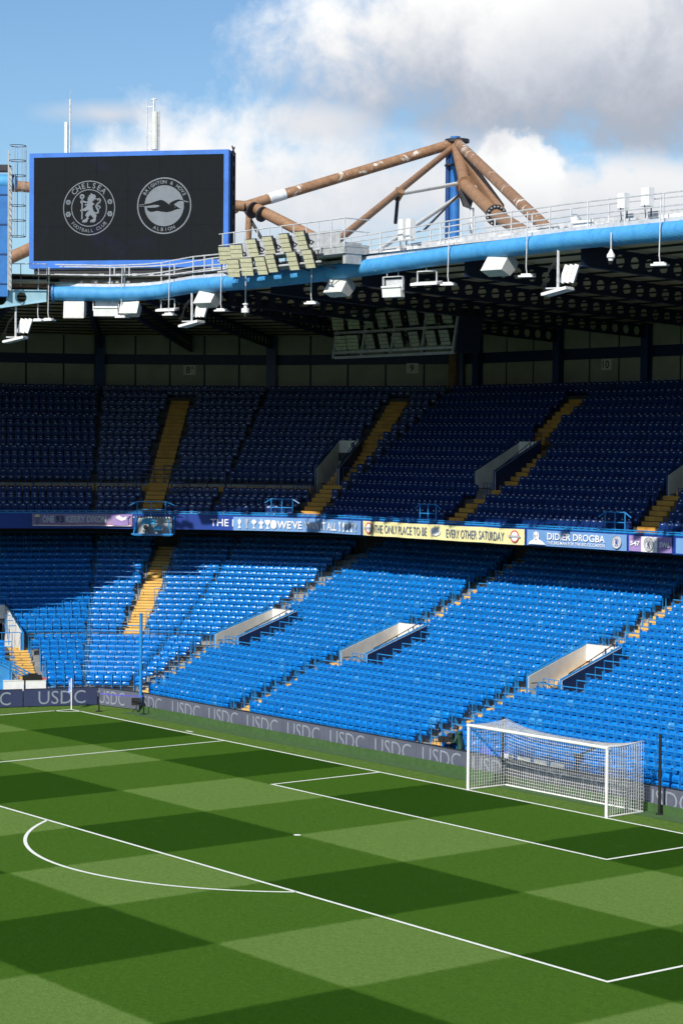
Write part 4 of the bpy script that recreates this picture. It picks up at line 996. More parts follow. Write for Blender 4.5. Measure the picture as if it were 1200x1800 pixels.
def slab_lamp(p, ang=25):
    e = thing('rod_lamp', 'small flat white lamp on a thin rod below the blue roof tube', 'lamp', group='rod lamps along the roof edge'); p = V3(p); ux, uy = yaw_axes(ang)
    m_ = MB(); m_.box(p, (0.62, 0.40, 0.07), ux, uy, (Vector((0, 0, 1))+ux*0.0)); m_.box(p+Vector((0, 0, 0.07)), (0.42, 0.28, 0.07), ux, uy); m_.build('lamp_head', 'white_paint', e)
    m_ = MB(); zt = tube_at(min(max(p.x, -37.6), 44)).z+1.3; pp = Vector((p.x, p.y-0.42, 0)); m_.tube([p+Vector((0, 0, 0.1)), p+Vector((0, -0.05, 0.35)), Vector((p.x, p.y, zt))], 0.026, 5); m_.build('rod', 'galvanised', e); place(e, p)
for p in [(-37.9, 0.55, 19.45), (-37.55, 0.95, 19.48), (-35.1, 3.8, 19.66), (-32.6, 5.05, 19.72), (-28.0, 5.05, 19.72), (-20.7, 5.05, 19.72), (-11.1, 5.05, 20.05), (-6.25, 5.05, 20.12), (1.1, 5.05, 20.12), (8.5, 5.05, 20.1)]: slab_lamp(p)
def cctv(p, kind, label):
    e = thing('security_camera', label, 'camera', group='security cameras under the roof tube'); p = V3(p); m_ = MB()
    if kind: m_.lathe(p, [(0, -0.16), (0.09, -0.15), (0.11, -0.02), (0.16, 0.02), (0.16, 0.12), (0.08, 0.24), (0.035, 0.34), (0, 0.36)], 12)
    else: m_.lathe(p, [(0, -0.12), (0.05, -0.12), (0.05, -0.02), (0.2, -0.02), (0.2, 0.18), (0.08, 0.2), (0.08, 0.36), (0.14, 0.36), (0.14, 0.42), (0.03, 0.44)], 12)
    m_.build('housing', 'white_paint', e, 40); m_ = MB(); m_.lathe(p, [(0, -0.26), (0.07, -0.24), (0.1, -0.16), (0.1, -0.1)], 10); m_.build('dome', 'black', e, 40)
    m_ = MB(); hanger(m_, p+Vector((0, 0, 0.35)), tube_at(p.x).z+(0.1 if kind else 1.5), 0.032); m_.build('rod', 'galvanised', e); place(e, p-Vector((0, 0, 0.2)))
cctv((-25.9, 5.0, 19.55), 0, 'white cylinder camera on a long rod below the floodlights'); cctv((-1.5, 5.05, 20.55), 1, 'white dome camera hung on a short rod near the right end of the tube')
def pack(p, ang, label):
    """lamp cluster: two fans of white lamp heads on one drop rod, cables"""
    e = thing('lamp_cluster', label, 'lamp', group='white lamp clusters on drop rods'); p = V3(p); ux, uy = yaw_axes(ang); Z = Vector((0, 0, 1)); m_ = MB()
    for j in range(4):
        m_ = MB(); q = p+uy*(-0.3+0.2*j)*0.0+uy*(0.2*j-0.3); a = (ux+Z*0.22).normalized(); m_.box(q, (1.1, 0.16, 0.12), a, uy, a.cross(uy)); m_.tube([q-a*0.55, q-a*0.60], 0.06, 6); m_.build('lamp_head', 'white_paint', e)
    for j in range(3):
        m_ = MB(); q = p+ux*(0.15+0.22*j)+Z*0.72+uy*0.3; a = (Z*1.0+ux*0.35).normalized(); m_.box(q, (0.19, 0.14, 0.75), (ux-Z*0.35).normalized(), uy, a); m_.build('lamp_head', 'white_paint', e)
    m_ = MB(); m_.tube([p+Z*0.08, Vector((p.x, p.y, tube_at(p.x).z-0.2))], 0.06, 8); m_.box(p+Z*0.12, (0.8, 0.6, 0.05), ux, uy); m_.build('drop_rod', 'galvanised', e)
    m_ = MB()
    for j in range(3): m_.tube([p-ux*0.55+uy*0.1*j, p-ux*(0.75-0.1*j)+Z*0.2, p-ux*0.4+Z*(0.8+0.1*j), p+Z*1.3], 0.018, 4)
    m_.build('cables', 'black', e); place(e, p)
pack((-31.1, 5.4, 19.22), 25, 'white lamp cluster with looping cables left of the floodlight deck'); pack((-4.8, 5.4, 19.45), 20, 'white lamp cluster with looping cables hanging near the right end of the tube'); pack((-38.2, -0.6, 18.45), 40, 'white lamp cluster hanging below the pale perforated beam')
# floodlights on a cantilevered deck over the tube
fd = thing('floodlight_deck', 'galvanised gantry with handrail standing out over the blue tube', 'gantry')
x0, x1 = -26.7, -17.2
m_ = MB(); m_.obox((x0, 4.2, 22.05), (x1-x0, 0, 0), (0, 1.4, 0), (0, 0, 0.12)); m_.obox((x0+5.2, 4.2, 21.75), (x1-x0-5.2, 0, 0), (0, 1.4, 0), (0, 0, 0.28)); m_.build('deck', 'grey_paint', fd)
for z in (22.75, 23.3):
    m_ = MB(); m_.tube([(x0-0.3, 4.2, z), (x1, 4.2, z), (x1, 5.6, z)], 0.028, 5); m_.build('handrail', 'galvanised', fd)
for x in np.arange(x0, x1+0.1, 0.95): m_ = MB(); m_.tube([(x, 4.2, 22.0), (x, 4.2, 23.3)], 0.028, 5); m_.build('rail_post', 'galvanised', fd)
m_ = MB(); m_.obox((x0, 5.5, 22.3), (x1-x0-2, 0, 0), (0, 0.03, 0), (0, 0, 0.75)); m_.build('mesh_screen', 'grey_paint', fd)
for z in (22.0, 21.45): m_ = MB(); m_.tube([(x0, 3.95, z), (x1-1.4, 3.95, z)], 0.05, 6); m_.build('lamp_rail', 'galvanised', fd)
for x in (x0+0.3, x0+3, x0+6, x1-1.6): m_ = MB(); m_.tube([(x, 4.3, 22.1), (x, 3.95, 22.0), (x, 3.95, 21.45), (x, 4.9, 21.2)], 0.04, 6); m_.build('arm', 'dark_steel', fd)
m_ = MB(); m_.obox((x1-0.25, 4.3, 21.3), (0.22, 0, 0), (0, 0.9, 0), (0, 0, 0.95)); m_.build('end_post', 'grey_paint', fd)
place(fd, (x0, 5, 21.75))
def floodlight(p, ang, tilt, label, group, lens='lens_cream', w_=0.62, h_=0.86):
    e = thing('floodlight', label, 'floodlight', group=group); p = V3(p); ux, uy = yaw_axes(ang); c, s = math.cos(R(tilt)), math.sin(R(tilt))
    nrm = (-uy*c-Vector((0, 0, 1))*s); up_ = (Vector((0, 0, 1))*c-uy*s)
    m_ = MB(); m_.prism([p+ux*a*w_/2+up_*b*h_/2-nrm*0.01 for a, b in ((-1, -1), (1, -1), (1, 1), (-1, 1))], -nrm*0.10); m_.prism([p+ux*a*w_*0.35+up_*b*h_*0.3-nrm*0.11 for a, b in ((-1, -1), (1, -1), (1, 1), (-1, 1))], -nrm*0.2); m_.build('housing', 'dark_steel', e)
    for j in range(4):
        m_ = MB(); z0 = -h_/2+h_*(j+0.07)/4; m_.obox(p-ux*w_*0.47+up_*z0, ux*w_*0.94, up_*h_*0.215, nrm*0.02); m_.build('lens_panel', lens, e)
    m_ = MB(); m_.tube([p+ux*w_*0.55+up_*0.1, p+ux*w_*0.62-nrm*0.35-up_*0.2, p-nrm*0.5-up_*0.35], 0.03, 5); m_.build('bracket', 'black', e); place(e, p-up_*h_/2)
fl = [(-25.8, 22.17, 40), (-24.85, 22.2, 36), (-23.55, 22.37, 12), (-22.25, 22.40, 10), (-21.0, 22.43, 8), (-19.75, 22.45, 6), (-25.1, 21.52, 38), (-24.0, 21.52, 32), (-22.85, 21.50, 14), (-22.05, 21.56, 6), (-20.4, 21.56, 8), (-19.2, 21.58, 8)]
for x, z, a in fl: floodlight((x, 3.72, z), a, 22, 'cream faced rectangular floodlight on the sunlit gantry over the tube', 'floodlights on the gantry')
# floodlight rack hanging deep inside the roof
rk = thing('floodlight_rack', 'dark steel rack of floodlights hanging inside the shaded roof', 'gantry')
xa, xb, yk = -36.0, -25.9, 18.0
zt_, zb_ = 20.55, 18.35
for z in (zt_, 19.42, zb_, zb_-0.28): m_ = MB(); m_.box(((xa+xb)/2+0.3, yk, z), (xb-xa, 0.12, 0.14)); m_.build('rack_rail', 'grey_paint', rk)
for x in np.linspace(xa, xb, 5): m_ = MB(); m_.obox((x, yk, zb_-0.3), (0.14, 0, 0), (0, 0.14, 0), (0.5, 0, 2.3)); m_.build('rack_post', 'grey_paint', rk)
m_ = MB(); m_.obox((xb+0.3, yk, zb_-0.3), (0.1, 0, 0), (0, 1.6, 0), (0.4, 0, 2.3)); m_.build('side_panel', 'beam_navy', rk); place(rk, (xa, yk, zt_))
for j, x in enumerate(np.linspace(xa+0.9, xb-0.2, 8)):
    for z in (19.98, 18.86): floodlight((x+rng.normal(0, 0.12), yk-0.2, z), (30 if j < 2 else 5), 18, 'dim floodlight in the dark rack under the roof', 'floodlights in the inner rack', 'lamp_glass', 0.72, 0.82)

# pale perforated beam at the end of the neighbouring roof
pb = cell_beam('perforated_beam', (-37.75, 0.9), (-39.6, -7.4), 20.45, 21.0, 19.0, 20.75, 'pale_blue_steel', None, hole=0.36, pitch=1.1, first=1.3, thick=0.10)
tag(pb, 'pale blue steel beam with large round holes below the ladder tower', 'beam')
cat2 = thing('roof_walkway', 'short rusty edged walkway with handrails left of the video screen', 'catwalk')
wa, wb = Vector((-38.2, 1.2, 21.25)), Vector((-40.6, -6.6, 21.0))
m_ = MB(); d = (wb-wa).normalized(); s_ = Vector((-d.y, d.x, 0)); m_.obox(wa, wb-wa, -s_*1.0, (0, 0, 0.12)); m_.build('deck', 'rust_tube', cat2)
m_ = MB(); m_.obox(wa+Vector((0, 0, 0.14)), (wb-wa), -s_*0.05, (0, 0, 0.22)); m_.build('kick_plate', 'galvanised', cat2)
for h in (0.6, 1.15): m_ = MB(); m_.tube([wa+Vector((0, 0, h)), wb+Vector((0, 0, h))], 0.025, 5); m_.build('handrail', 'galvanised', cat2)
for f in np.linspace(0, 1, 7): m_ = MB(); p = wa.lerp(wb, f); m_.tube([p, p+Vector((0, 0, 1.16))], 0.026, 5); m_.build('rail_post', 'galvanised', cat2)
place(cat2, wa)
# blue tower with caged ladder at the left edge
tw = thing('ladder_tower', 'blue steel tower with a caged access ladder left of the video screen', 'tower')
tc_ = Vector((-37.95, -1.25, 0))
ux, uy = yaw_axes(52)
m_ = MB(); m_.obox(tc_+Vector((0, 0, 20.6))-ux*0.9, ux*0.95, uy*0.9, (0, 0, 5.9)); m_.build('tower_body', 'mast_blue', tw)
for z in (21.2, 22.7, 24.2, 25.7): m_ = MB(); m_.obox(tc_+Vector((0, 0, z))-ux*0.93-uy*0.03, ux*1.0, uy*0.96, (0, 0, 0.07)); m_.build('tower_band', 'rail_navy', tw)
m_ = MB(); m_.tube([tc_+Vector((0, 0, 26.4))-ux*1.2+uy*0.3, tc_+Vector((0, 0, 26.4))+ux*0.38+uy*0.3], 0.38, 16); m_.build('tower_boom', 'tube_weathered', tw, 50)
m_ = MB(); m_.obox(tc_+Vector((0, 0, 26.95))-ux*1.0, ux*1.1, uy*0.8, (0, 0, 0.3)); m_.build('cap_plate', 'dark_steel', tw)
lx = tc_+ux*0.12-uy*0.15
m_ = MB(); m_.obox(lx+Vector((0, 0, 20.9)), ux*0.13, uy*0.13, (0, 0, 6.2)); m_.build('ladder_stile', 'grey_paint', tw)
m_ = MB(); m_.obox(lx-uy*0.45+Vector((0, 0, 20.9)), ux*0.06, uy*0.06, (0, 0, 7.0)); m_.build('ladder_stile', 'grey_paint', tw)
for z in np.arange(21.1, 28, 0.3): m_ = MB(); m_.tube([lx+ux*0.05+Vector((0, 0, z)), lx+ux*0.05-uy*0.45+Vector((0, 0, z))], 0.015, 4); m_.build('rung', 'galvanised', tw)
cc_ = lx+ux*0.45-uy*0.2
for z in (23.6, 24.4, 25.15, 25.9, 26.65, 27.4, 28.15):
    m_ = MB(); m_.tube([cc_+(ux*math.cos(R(a))+uy*math.sin(R(a)))*0.42+Vector((0, 0, z)) for a in range(-150, 151, 25)], 0.022, 4); m_.build('cage_hoop', 'dark_steel', tw)
for a in (-100, -50, 0, 50, 100): m_ = MB(); q = cc_+(ux*math.cos(R(a))+uy*math.sin(R(a)))*0.42; m_.tube([q+Vector((0, 0, 23.6)), q+Vector((0, 0, 28.15))], 0.018, 4); m_.build('cage_bar', 'grey_paint', tw)
place(tw, tc_+Vector((0, 0, 20.6)))

# ------------------------------------------------------------------ video screen
sc = thing('video_screen', 'large dark video screen with blue frame showing two round club badges', 'screen')
SO = Vector((-45.5, 4.28, 0)); sx_ = Vector((math.cos(R(40)), math.sin(R(40)), 0)); sn = Vector((-math.sin(R(40)), math.cos(R(40)), 0)); SW = 11.31; Z0s, Z1s = 22.80, 29.10
def S3(u, z, o=0.0): return SO+sx_*u-sn*o+Vector((0, 0, z))
m_ = MB(); m_.obox(S3(0.05, Z0s+0.05, -0.02), sx_*(SW-0.1), sn*0.7, (0, 0, Z1s-Z0s-0.1)); m_.build('casing', 'black', sc)
for nm, u0, u1, z0, z1 in (('top', 0, SW, Z1s-0.24, Z1s), ('bottom', 0, SW, Z0s, Z0s+0.40), ('left', 0, 0.26, Z0s+0.40, Z1s-0.24), ('right', SW-0.26, SW, Z0s+0.40, Z1s-0.24)):
    m_ = MB(); m_.obox(S3(u0, z0, 0.03), sx_*(u1-u0), sn*0.72, (0, 0, z1-z0)); m_.build('frame_bar', 'screen_frame', sc)
for a in range(6):
    for b in range(3):
        w_ = (SW-0.52)/6; h_ = (Z1s-Z0s-0.64)/3; m_ = MB(); m_.obox(S3(0.26+w_*a+0.004, Z0s+0.40+h_*b+0.004, 0.0), sx_*(w_-0.008), sn*0.015, (0, 0, h_-0.008)); m_.build('display_panel', 'screen_dark', sc)
m_ = MB()
for z in np.linspace(Z0s, Z1s-0.1, 9): m_.tube([S3(SW+0.05, z, -0.5), S3(SW+0.05, z+0.35, -1.0)], 0.04, 4); m_.tube([S3(SW+0.05, z, -1.0), S3(SW+0.05, z+0.35, -0.5)], 0.04, 4)
for o in (-0.5, -1.0): m_.tube([S3(SW+0.05, Z0s-1.0, o), S3(SW+0.05, Z1s-0.05, o)], 0.07, 5); m_.tube([S3(0.2, Z0s-1.0, o), S3(0.2, Z1s-0.2, o)], 0.07, 5)
m_.build('support_lattice', 'black', sc)
def badge_map(cu, cz, rad, o): return lambda a, b: S3(cu+a*rad, cz+b*rad, o)
cu, cz, rd = 3.44, 26.07, 1.49; mp = badge_map(cu, cz, rd, 0.006)
m_ = MB(); put_ring(m_, 0, 0, 1.0, 0.965, mp, 64); put_ring(m_, 0, 0, 0.685, 0.655, mp, 56); m_.build('badge_ring', 'screen_mark', sc)
m_ = MB(); lion(m_, mp); m_.build('badge_lion', 'screen_mark', sc)
arc_letters(sc, 'CHELSEA', 0.835, 0.20, 134, 48, mp, 0.012, 'screen_mark'); arc_letters(sc, 'FOOTBALL CLUB', 0.825, 0.125, 222, 318, mp, 0.006, 'screen_mark', True)
m_ = MB()
for sx1 in (-1, 1):
    cxb, czb = sx1*0.80, 0.22; put_disc(m_, cxb, czb, 0.092, mp, 20)
    for a in range(0, 360, 60): put_disc(m_, cxb+0.066*math.cos(R(a)), -0.22+0.066*math.sin(R(a)), 0.040, mp, 10)
    put_disc(m_, cxb, -0.22, 0.05, mp, 12)
m_.build('badge_emblems', 'screen_mark', sc)
m_ = MB(); mpf = badge_map(cu, cz, rd, 0.012)
for sx1 in (-1, 1):
    for a in (20, 80, 140): c, s = math.cos(R(a)), math.sin(R(a)); ribbon(m_, [(sx1*0.80-0.08*c, 0.22-0.08*s), (sx1*0.80+0.08*c, 0.22+0.08*s)], 0.012, mpf)
    put_ring(m_, sx1*0.80, -0.22, 0.035, 0.022, mpf, 12)
m_.build('badge_detail', 'screen_void', sc)
cu, cz, rd = 7.71, 26.13, 1.53; mp = badge_map(cu, cz, rd, 0.006); mp2 = badge_map(cu, cz, rd, 0.012)
m_ = MB(); put_ring(m_, 0, 0, 1.0, 0.955, mp, 64); m_.build('badge_ring', 'screen_mark', sc)
m_ = MB(); put_disc(m_, 0, 0, 0.725, mp, 56); m_.build('badge_disc', 'screen_mark', sc)
GU = [(170, 615), (360, 585), (450, 555), (540, 530), (600, 545), (670, 595), (725, 628), (690, 600), (740, 565), (800, 540), (850, 528), (920, 540), (1040, 572), (960, 566), (900, 552), (850, 562), (800, 592), (775, 612), (815, 640), (855, 665), (905, 690), (850, 687), (800, 700), (740, 725), (660, 740), (560, 730), (480, 715), (420, 728), (370, 732), (320, 710), (300, 655), (360, 660), (440, 660), (500, 648), (530, 635), (500, 618), (440, 612), (350, 625), (250, 634), (170, 630)]
m_ = MB(); put_poly(m_, [((x-605)/475, (630-y)/475) for x, y in GU], mp2); m_.build('badge_gull', 'screen_void', sc)
mp3 = badge_map(cu, cz, rd, 0.016); m_ = MB(); g = lambda x, y: ((x-605)/475, (630-y)/475)
ribbon(m_, [g(165, 614), g(260, 600)], 0.016, mp3); ribbon(m_, [g(165, 632), g(260, 634)], 0.016, mp3); ribbon(m_, [g(940, 548), g(1035, 574)], 0.016, mp3); ribbon(m_, [g(950, 566), g(1035, 576)], 0.016, mp3); put_disc(m_, *g(797, 655), 0.016, mp3, 8); m_.build('gull_lines', 'screen_mark', sc)
arc_letters(sc, 'BRIGHTON & HOVE', 0.845, 0.125, 148, 28, mp, 0.014, 'screen_mark'); arc_letters(sc, 'ALBION', 0.835, 0.125, 246, 294, mp, 0.014, 'screen_mark', True)
m_ = MB(); m_.box(S3(SW/2, Z0s-0.5, -0.4), (SW*0.96, 0.5, 0.9), sx_, sn); m_.build('plinth', 'black', sc)
for u in np.linspace(0.5, SW-0.5, 12): m_ = MB(); m_.box(S3(u, Z0s-0.55, 0.1), (0.28, 0.2, 0.42), sx_, sn); m_.build('fixing_bracket', 'grey_paint', sc)
place(sc, S3(SW/2, Z0s-0.95))
# aerials
an1 = thing('phone_aerial', 'single pale aerial with thin whip above the left half of the screen', 'aerial', group='aerials above the screen')
m_ = MB(); m_.box(S3(2.0, 29.95, -0.3), (0.17, 0.14, 1.75), sx_, sn); m_.build('antenna', 'cabinet_white', an1)
m_ = MB(); m_.tube([S3(2.22, 28.9, -0.3), S3(2.22, 32.05, -0.3)], 0.055, 6); m_.tube([S3(2.22, 32.0, -0.3), S3(2.22, 32.5, -0.3)], 0.012, 4); m_.build('pole', 'galvanised', an1); place(an1, S3(2.1, 28.9, -0.3))
an2 = thing('phone_aerial', 'white aerial drum with a thin lattice beside it above the right half of the screen', 'aerial', group='aerials above the screen')
m_ = MB(); m_.tube([S3(7.08, 29.2, -0.3), S3(7.08, 31.25, -0.3)], 0.20, 12); m_.build('antenna', 'cabinet_white', an2, 50)
m_ = MB(); m_.tube([S3(7.30, 28.9, -0.3), S3(7.30, 31.3, -0.3)], 0.04, 5); m_.tube([S3(7.0, 31.2, -0.3), S3(7.0, 32.0, -0.3)], 0.06, 6); m_.tube([S3(7.0, 32, -0.3), S3(7.0, 32.25, -0.3)], 0.012, 4); m_.tube([S3(6.62, 28.9, -0.3), S3(6.62, 31.9, -0.3)], 0.03, 5)
for z in (29.3, 30.1, 31.55): m_.tube([S3(6.62, z, -0.3), S3(7.05, z, -0.3)], 0.02, 4)
m_.tube([S3(6.85, 31.9, -0.3), S3(7.15, 31.95, -0.3)], 0.05, 5); m_.build('lattice', 'galvanised', an2); place(an2, S3(7, 28.9, -0.3))

# ------------------------------------------------------------------ rusty roof truss and blue mast
tr = thing('roof_truss', 'weathered rust brown tubular truss rising to a peak above the roof', 'truss')
TOP = Vector((-40.9, 31.3, 31.9)); NODE = Vector((-45.28, 18.58, 27.3)); MID = Vector((-34.29, 26.23, 28.16)); LOW = Vector((-27.18, 22.21, 25.57))
def member(a, b, r, matn='rust_tube', nm='truss_tube', n=14): m_ = MB(); m_.tube(resample([tuple(a), tuple(b)], 1.2), r, n); return m_.build(nm, matn, tr, 50)
member(TOP+Vector((0, 0, -0.1)), NODE+(TOP-NODE)*0.10, 0.31, 'rust_flaking', 'boom')
m_ = MB(); a = NODE+(TOP-NODE)*0.115; b = NODE+(TOP-NODE)*0.185; m_.tube([a, b], 0.335, 14); m_.tube([a-(b-a)*0.35, a], [0.18, 0.335], 14); m_.build('boom_sleeve', 'plain_white', tr, 50)
member(NODE+(TOP-NODE)*0.11, NODE, 0.30); member(NODE, (-53.8, 7.73, 28.4), 0.32)
dg_end = NODE+(Vector((-40.2, 19.4, 25.25))-NODE)*1.6
member(NODE+(TOP-NODE)*0.02, dg_end, 0.33); dd = (dg_end-NODE).normalized()
for f, rr in ((0.7, 0.50), (1.5, 0.46)): m_ = MB(); m_.tube([NODE+dd*f, NODE+dd*(f+0.12)], rr, 16); m_.build('flange', 'dark_steel', tr)
member(NODE+Vector((0.2, 0.2, -0.4)), NODE+Vector((0.1, 0.0, -5.5)), 0.20); member(NODE+Vector((0, 0, -0.2)), NODE+Vector((2.2, 1.5, -4.5)), 0.10, 'dark_steel'); member(NODE+Vector((-0.3, -0.3, -0.2)), NODE+Vector((-3.4, -4.4, -3.0)), 0.15)
member((-54.5, 4.2, 22.4), (-51.4, 11.5, 26.3), 0.36)
longe = Vector((-13.06, 12.71, 23.0)); member(TOP+Vector((0.6, -0.4, -0.3)), longe, 0.30, 'rust_flaking')
member(TOP+Vector((0.2, -0.2, -0.4)), MID, 0.34); member(MID, LOW, 0.36); END = Vector((-15.5, 13.6, 23.1)); member(LOW, END, 0.33)
m_ = MB(); a = TOP+Vector((0.9, -0.7, -1.3)); m_.obox(a, LOW-a, (0.3, 0.3, 0.05), (0.1, -0.1, 0.5)); m_.build('box_strut', 'rust_tube', tr)
for p, d, rr in ((MID, (LOW-MID).normalized(), 0.55), (LOW, (END-LOW).normalized(), 0.58)):
    m_ = MB(); m_.tube([p-d*0.06, p+d*0.08], rr, 18); m_.build('flange', 'dark_steel' if p is LOW else 'rust_tube', tr, 40)
for j in range(16):
    a = 2*math.pi*j/16; d = (END-LOW).normalized(); u = d.orthogonal().normalized(); v = d.cross(u); c = LOW+(u*math.cos(a)+v*math.sin(a))*0.48-d*0.08; m_ = MB(); m_.tube([c, c+d*0.24], 0.05, 5); m_.build('bolt', 'grey_paint', tr)
m_ = MB(); m_.prism([MID+Vector((-0.4, -0.3, -0.2)), MID+Vector((0.6, 0.3, -0.3)), MID+Vector((0.35, 0.1, -1.4)), MID+Vector((-0.1, -0.1, -1.2))], (0.08, -0.08, 0)); m_.build('gusset', 'dark_steel', tr)
SL = Vector((-24.76, 9.37, 23.0)); member(TOP+Vector((-0.1, -0.3, -0.45)), SL, 0.19); SM = TOP.lerp(SL, 0.52)+Vector((0, -0.1, -0.3))
m_ = MB(); m_.tube([SM-Vector((0.2, 0, 0.2)), SM+Vector((0.2, 0, 0.2))], 0.28, 10); m_.build('joint', 'rust_tube', tr)
member(SM, MID+Vector((-0.3, -0.3, 0.1)), 0.115, 'cabinet_white'); member(SM, SM+Vector((0.9, -0.9, -1.7)), 0.10, 'dark_steel')
member(MID+Vector((-0.3, -0.2, -0.6)), (-22.0, 9.7, 22.4), 0.115, 'cabinet_white'); member(MID+Vector((-0.3, -0.2, -0.5)), (-21.0, 12.0, 23.6), 0.06, 'dark_steel')
member(MID+Vector((0.35, 0.2, -1.3)), MID+Vector((0.35, 0.2, -6.0)), 0.13, 'galvanised')
m_ = MB(); m_.tube([TOP+Vector((0, 0, -0.12)), TOP+Vector((0, 0, 0.08))], 0.75, 12); m_.build('cap_plate', 'dark_steel', tr); place(tr, (-41, 31, 20.6))
ms = thing('roof_mast', 'vertical bright blue mast carrying the peak of the rusty truss', 'mast')
m_ = MB(); m_.tube([(-40.95, 31.2, 20.2), (-40.95, 31.2, 32.15)], 0.30, 16); m_.build('mast_tube', 'mast_blue', ms, 50)
m_ = MB(); m_.tube([(-41.35, 31.0, 20.2), (-41.35, 31.0, 31.6)], 0.17, 12); m_.build('mast_tube', 'rail_navy', ms, 50)
m_ = MB(); m_.tube([(-41.0, 31.2, 30.35), (-41.0, 31.2, 30.45)], 0.62, 12); m_.build('collar', 'dark_steel', ms); place(ms, (-41, 31.2, 20.2))
# equipment cabinets on the catwalk
def cabinet(p, wd, h, label, n=2):
    e = thing('equipment_cabinet', label, 'cabinet', group='cabinets on the catwalk'); p = V3(p)
    for j in range(n): m_ = MB(); m_.box(p+Vector((j*wd*1.35, 0.1*j, h/2)), (wd, 0.3, h)); m_.build('box', 'white_paint', e)
    m_ = MB(); m_.tube([p+Vector((0, 0.2, -0.6)), p+Vector((0, 0.2, h))], 0.03, 5); m_.tube([p+Vector((0, -0.16, 0.05)), p+Vector((0.1, -0.2, -0.4)), p+Vector((-0.1, -0.1, -0.7))], 0.02, 4); m_.build('post', 'dark_steel', e); place(e, p)
cabinet((-15.2, 5.9, 22.25), 0.30, 0.95, 'pair of tall white boxes right of the floodlight deck'); cabinet((-1.9, 6.1, 22.55), 0.36, 0.62, 'white box with hanging black cables on the catwalk beside the dome camera', 1); cabinet((-0.6, 6.1, 22.55), 0.42, 0.72, 'pale box on the catwalk right of the cabled box', 1)
cabinet((-28.6, 6.0, 21.9), 0.34, 0.66, 'white boxes on the catwalk in front of the lower screen corner', 2); cabinet((-4.5, 6.1, 22.2), 0.3, 0.36, 'small cream box on the catwalk in the middle of the straight tube', 1)

# ------------------------------------------------------------------ advertising boards
def ad_board(a, b, txt, matn, label, t0=0.14, t1=0.90, partial=None):
    """board from a (right end seen from the pitch: low u at left) to b"""
    e = thing('advertising_board', label, 'advertising board', group='advertising boards behind the goal line'); a = Vector((*a, 0)); b = Vector((*b, 0)); L = (b-a).length; d = (b-a)/L; n_ = Vector((-d.y, d.x, 0))
    m_ = MB(); m_.obox(a+d*0.006+Vector((0, 0, 0.03)), d*(L-0.012), n_*0.10, (0, 0, 0.85)); m_.build('display_face', matn, e)
    m_ = MB(); m_.obox(a+d*0.006+Vector((0, 0, 0.882))-n_*0.01, d*(L-0.012), n_*0.13, (0, 0, 0.025)); m_.build('top_trim', 'dark_steel', e)
    m_ = MB(); m_.obox(a+d*(L*0.2)+n_*0.11, d*0.06, n_*0.35, (0, 0, 0.7)); m_.obox(a+d*(L*0.8)+n_*0.11, d*0.06, n_*0.35, (0, 0, 0.7)); m_.build('strut', 'dark_steel', e)
    if txt:
        m_ = MB(); mp = lambda u, v: a+d*(u*L)-n_*0.006+Vector((0, 0, v)); put_text(m_, txt, mp, t0, t1, 0.12, 0.78, -0.004); m_.build('lettering', 'led_letter', e)
    place(e, (a+b)/2)
LBL = 'grey blue advertising board with large pale letters standing along the goal line'
x = -31.0; k_ = 0
per = 3.13; starts = [-28.33+per*n for n in range(-1, 13)]
ad_board((-31.0, 2.58), (-28.75, 2.56), 'SDC', 'led_oblique', 'short grey blue advertising board beside the blue pole, its first letter cut off', 0.02, 0.76)
for n in range(0, 17):
    a = -28.75+per*n; ad_board((a, 2.555), (a+per, 2.555), 'USDC', 'led_oblique', LBL, 0.135, 0.90)
ad_board((-34.22, 1.97), (-31.02, 2.585), 'USDC', 'led_oblique', 'grey blue advertising board in the corner behind the tape barrier', 0.02, 0.60)
ad_board((-35.52, -1.55), (-34.26, 1.94), 'USDC', 'led_frontal', 'navy advertising board with pale letters behind the corner flag', 0.20, 0.84)
ad_board((-36.75, -5.15), (-35.54, -1.60), 'USDC', 'led_frontal', 'navy advertising board along the touch line beside the corner flag', 0.24, 0.84)
ad_board((-37.6, -8.8), (-36.77, -5.2), 'USDC', 'led_frontal', 'navy advertising board farther along the touch line', 0.24, 0.84)
for n in range(18):     # low green boards in front
    m_ = MB(); a = -30.9+3.05*n; m_.obox((a+0.008, 2.30, 0), (3.034, 0, 0), (0, 0.06, 0), (0, 0, 0.31+0.008*math.sin(n*2.1))); o = m_.build('green_kick_board', 'turf_board'); tag(o, 'low dark green board set in the grass in front of the advertising boards', 'board', 'low green boards')

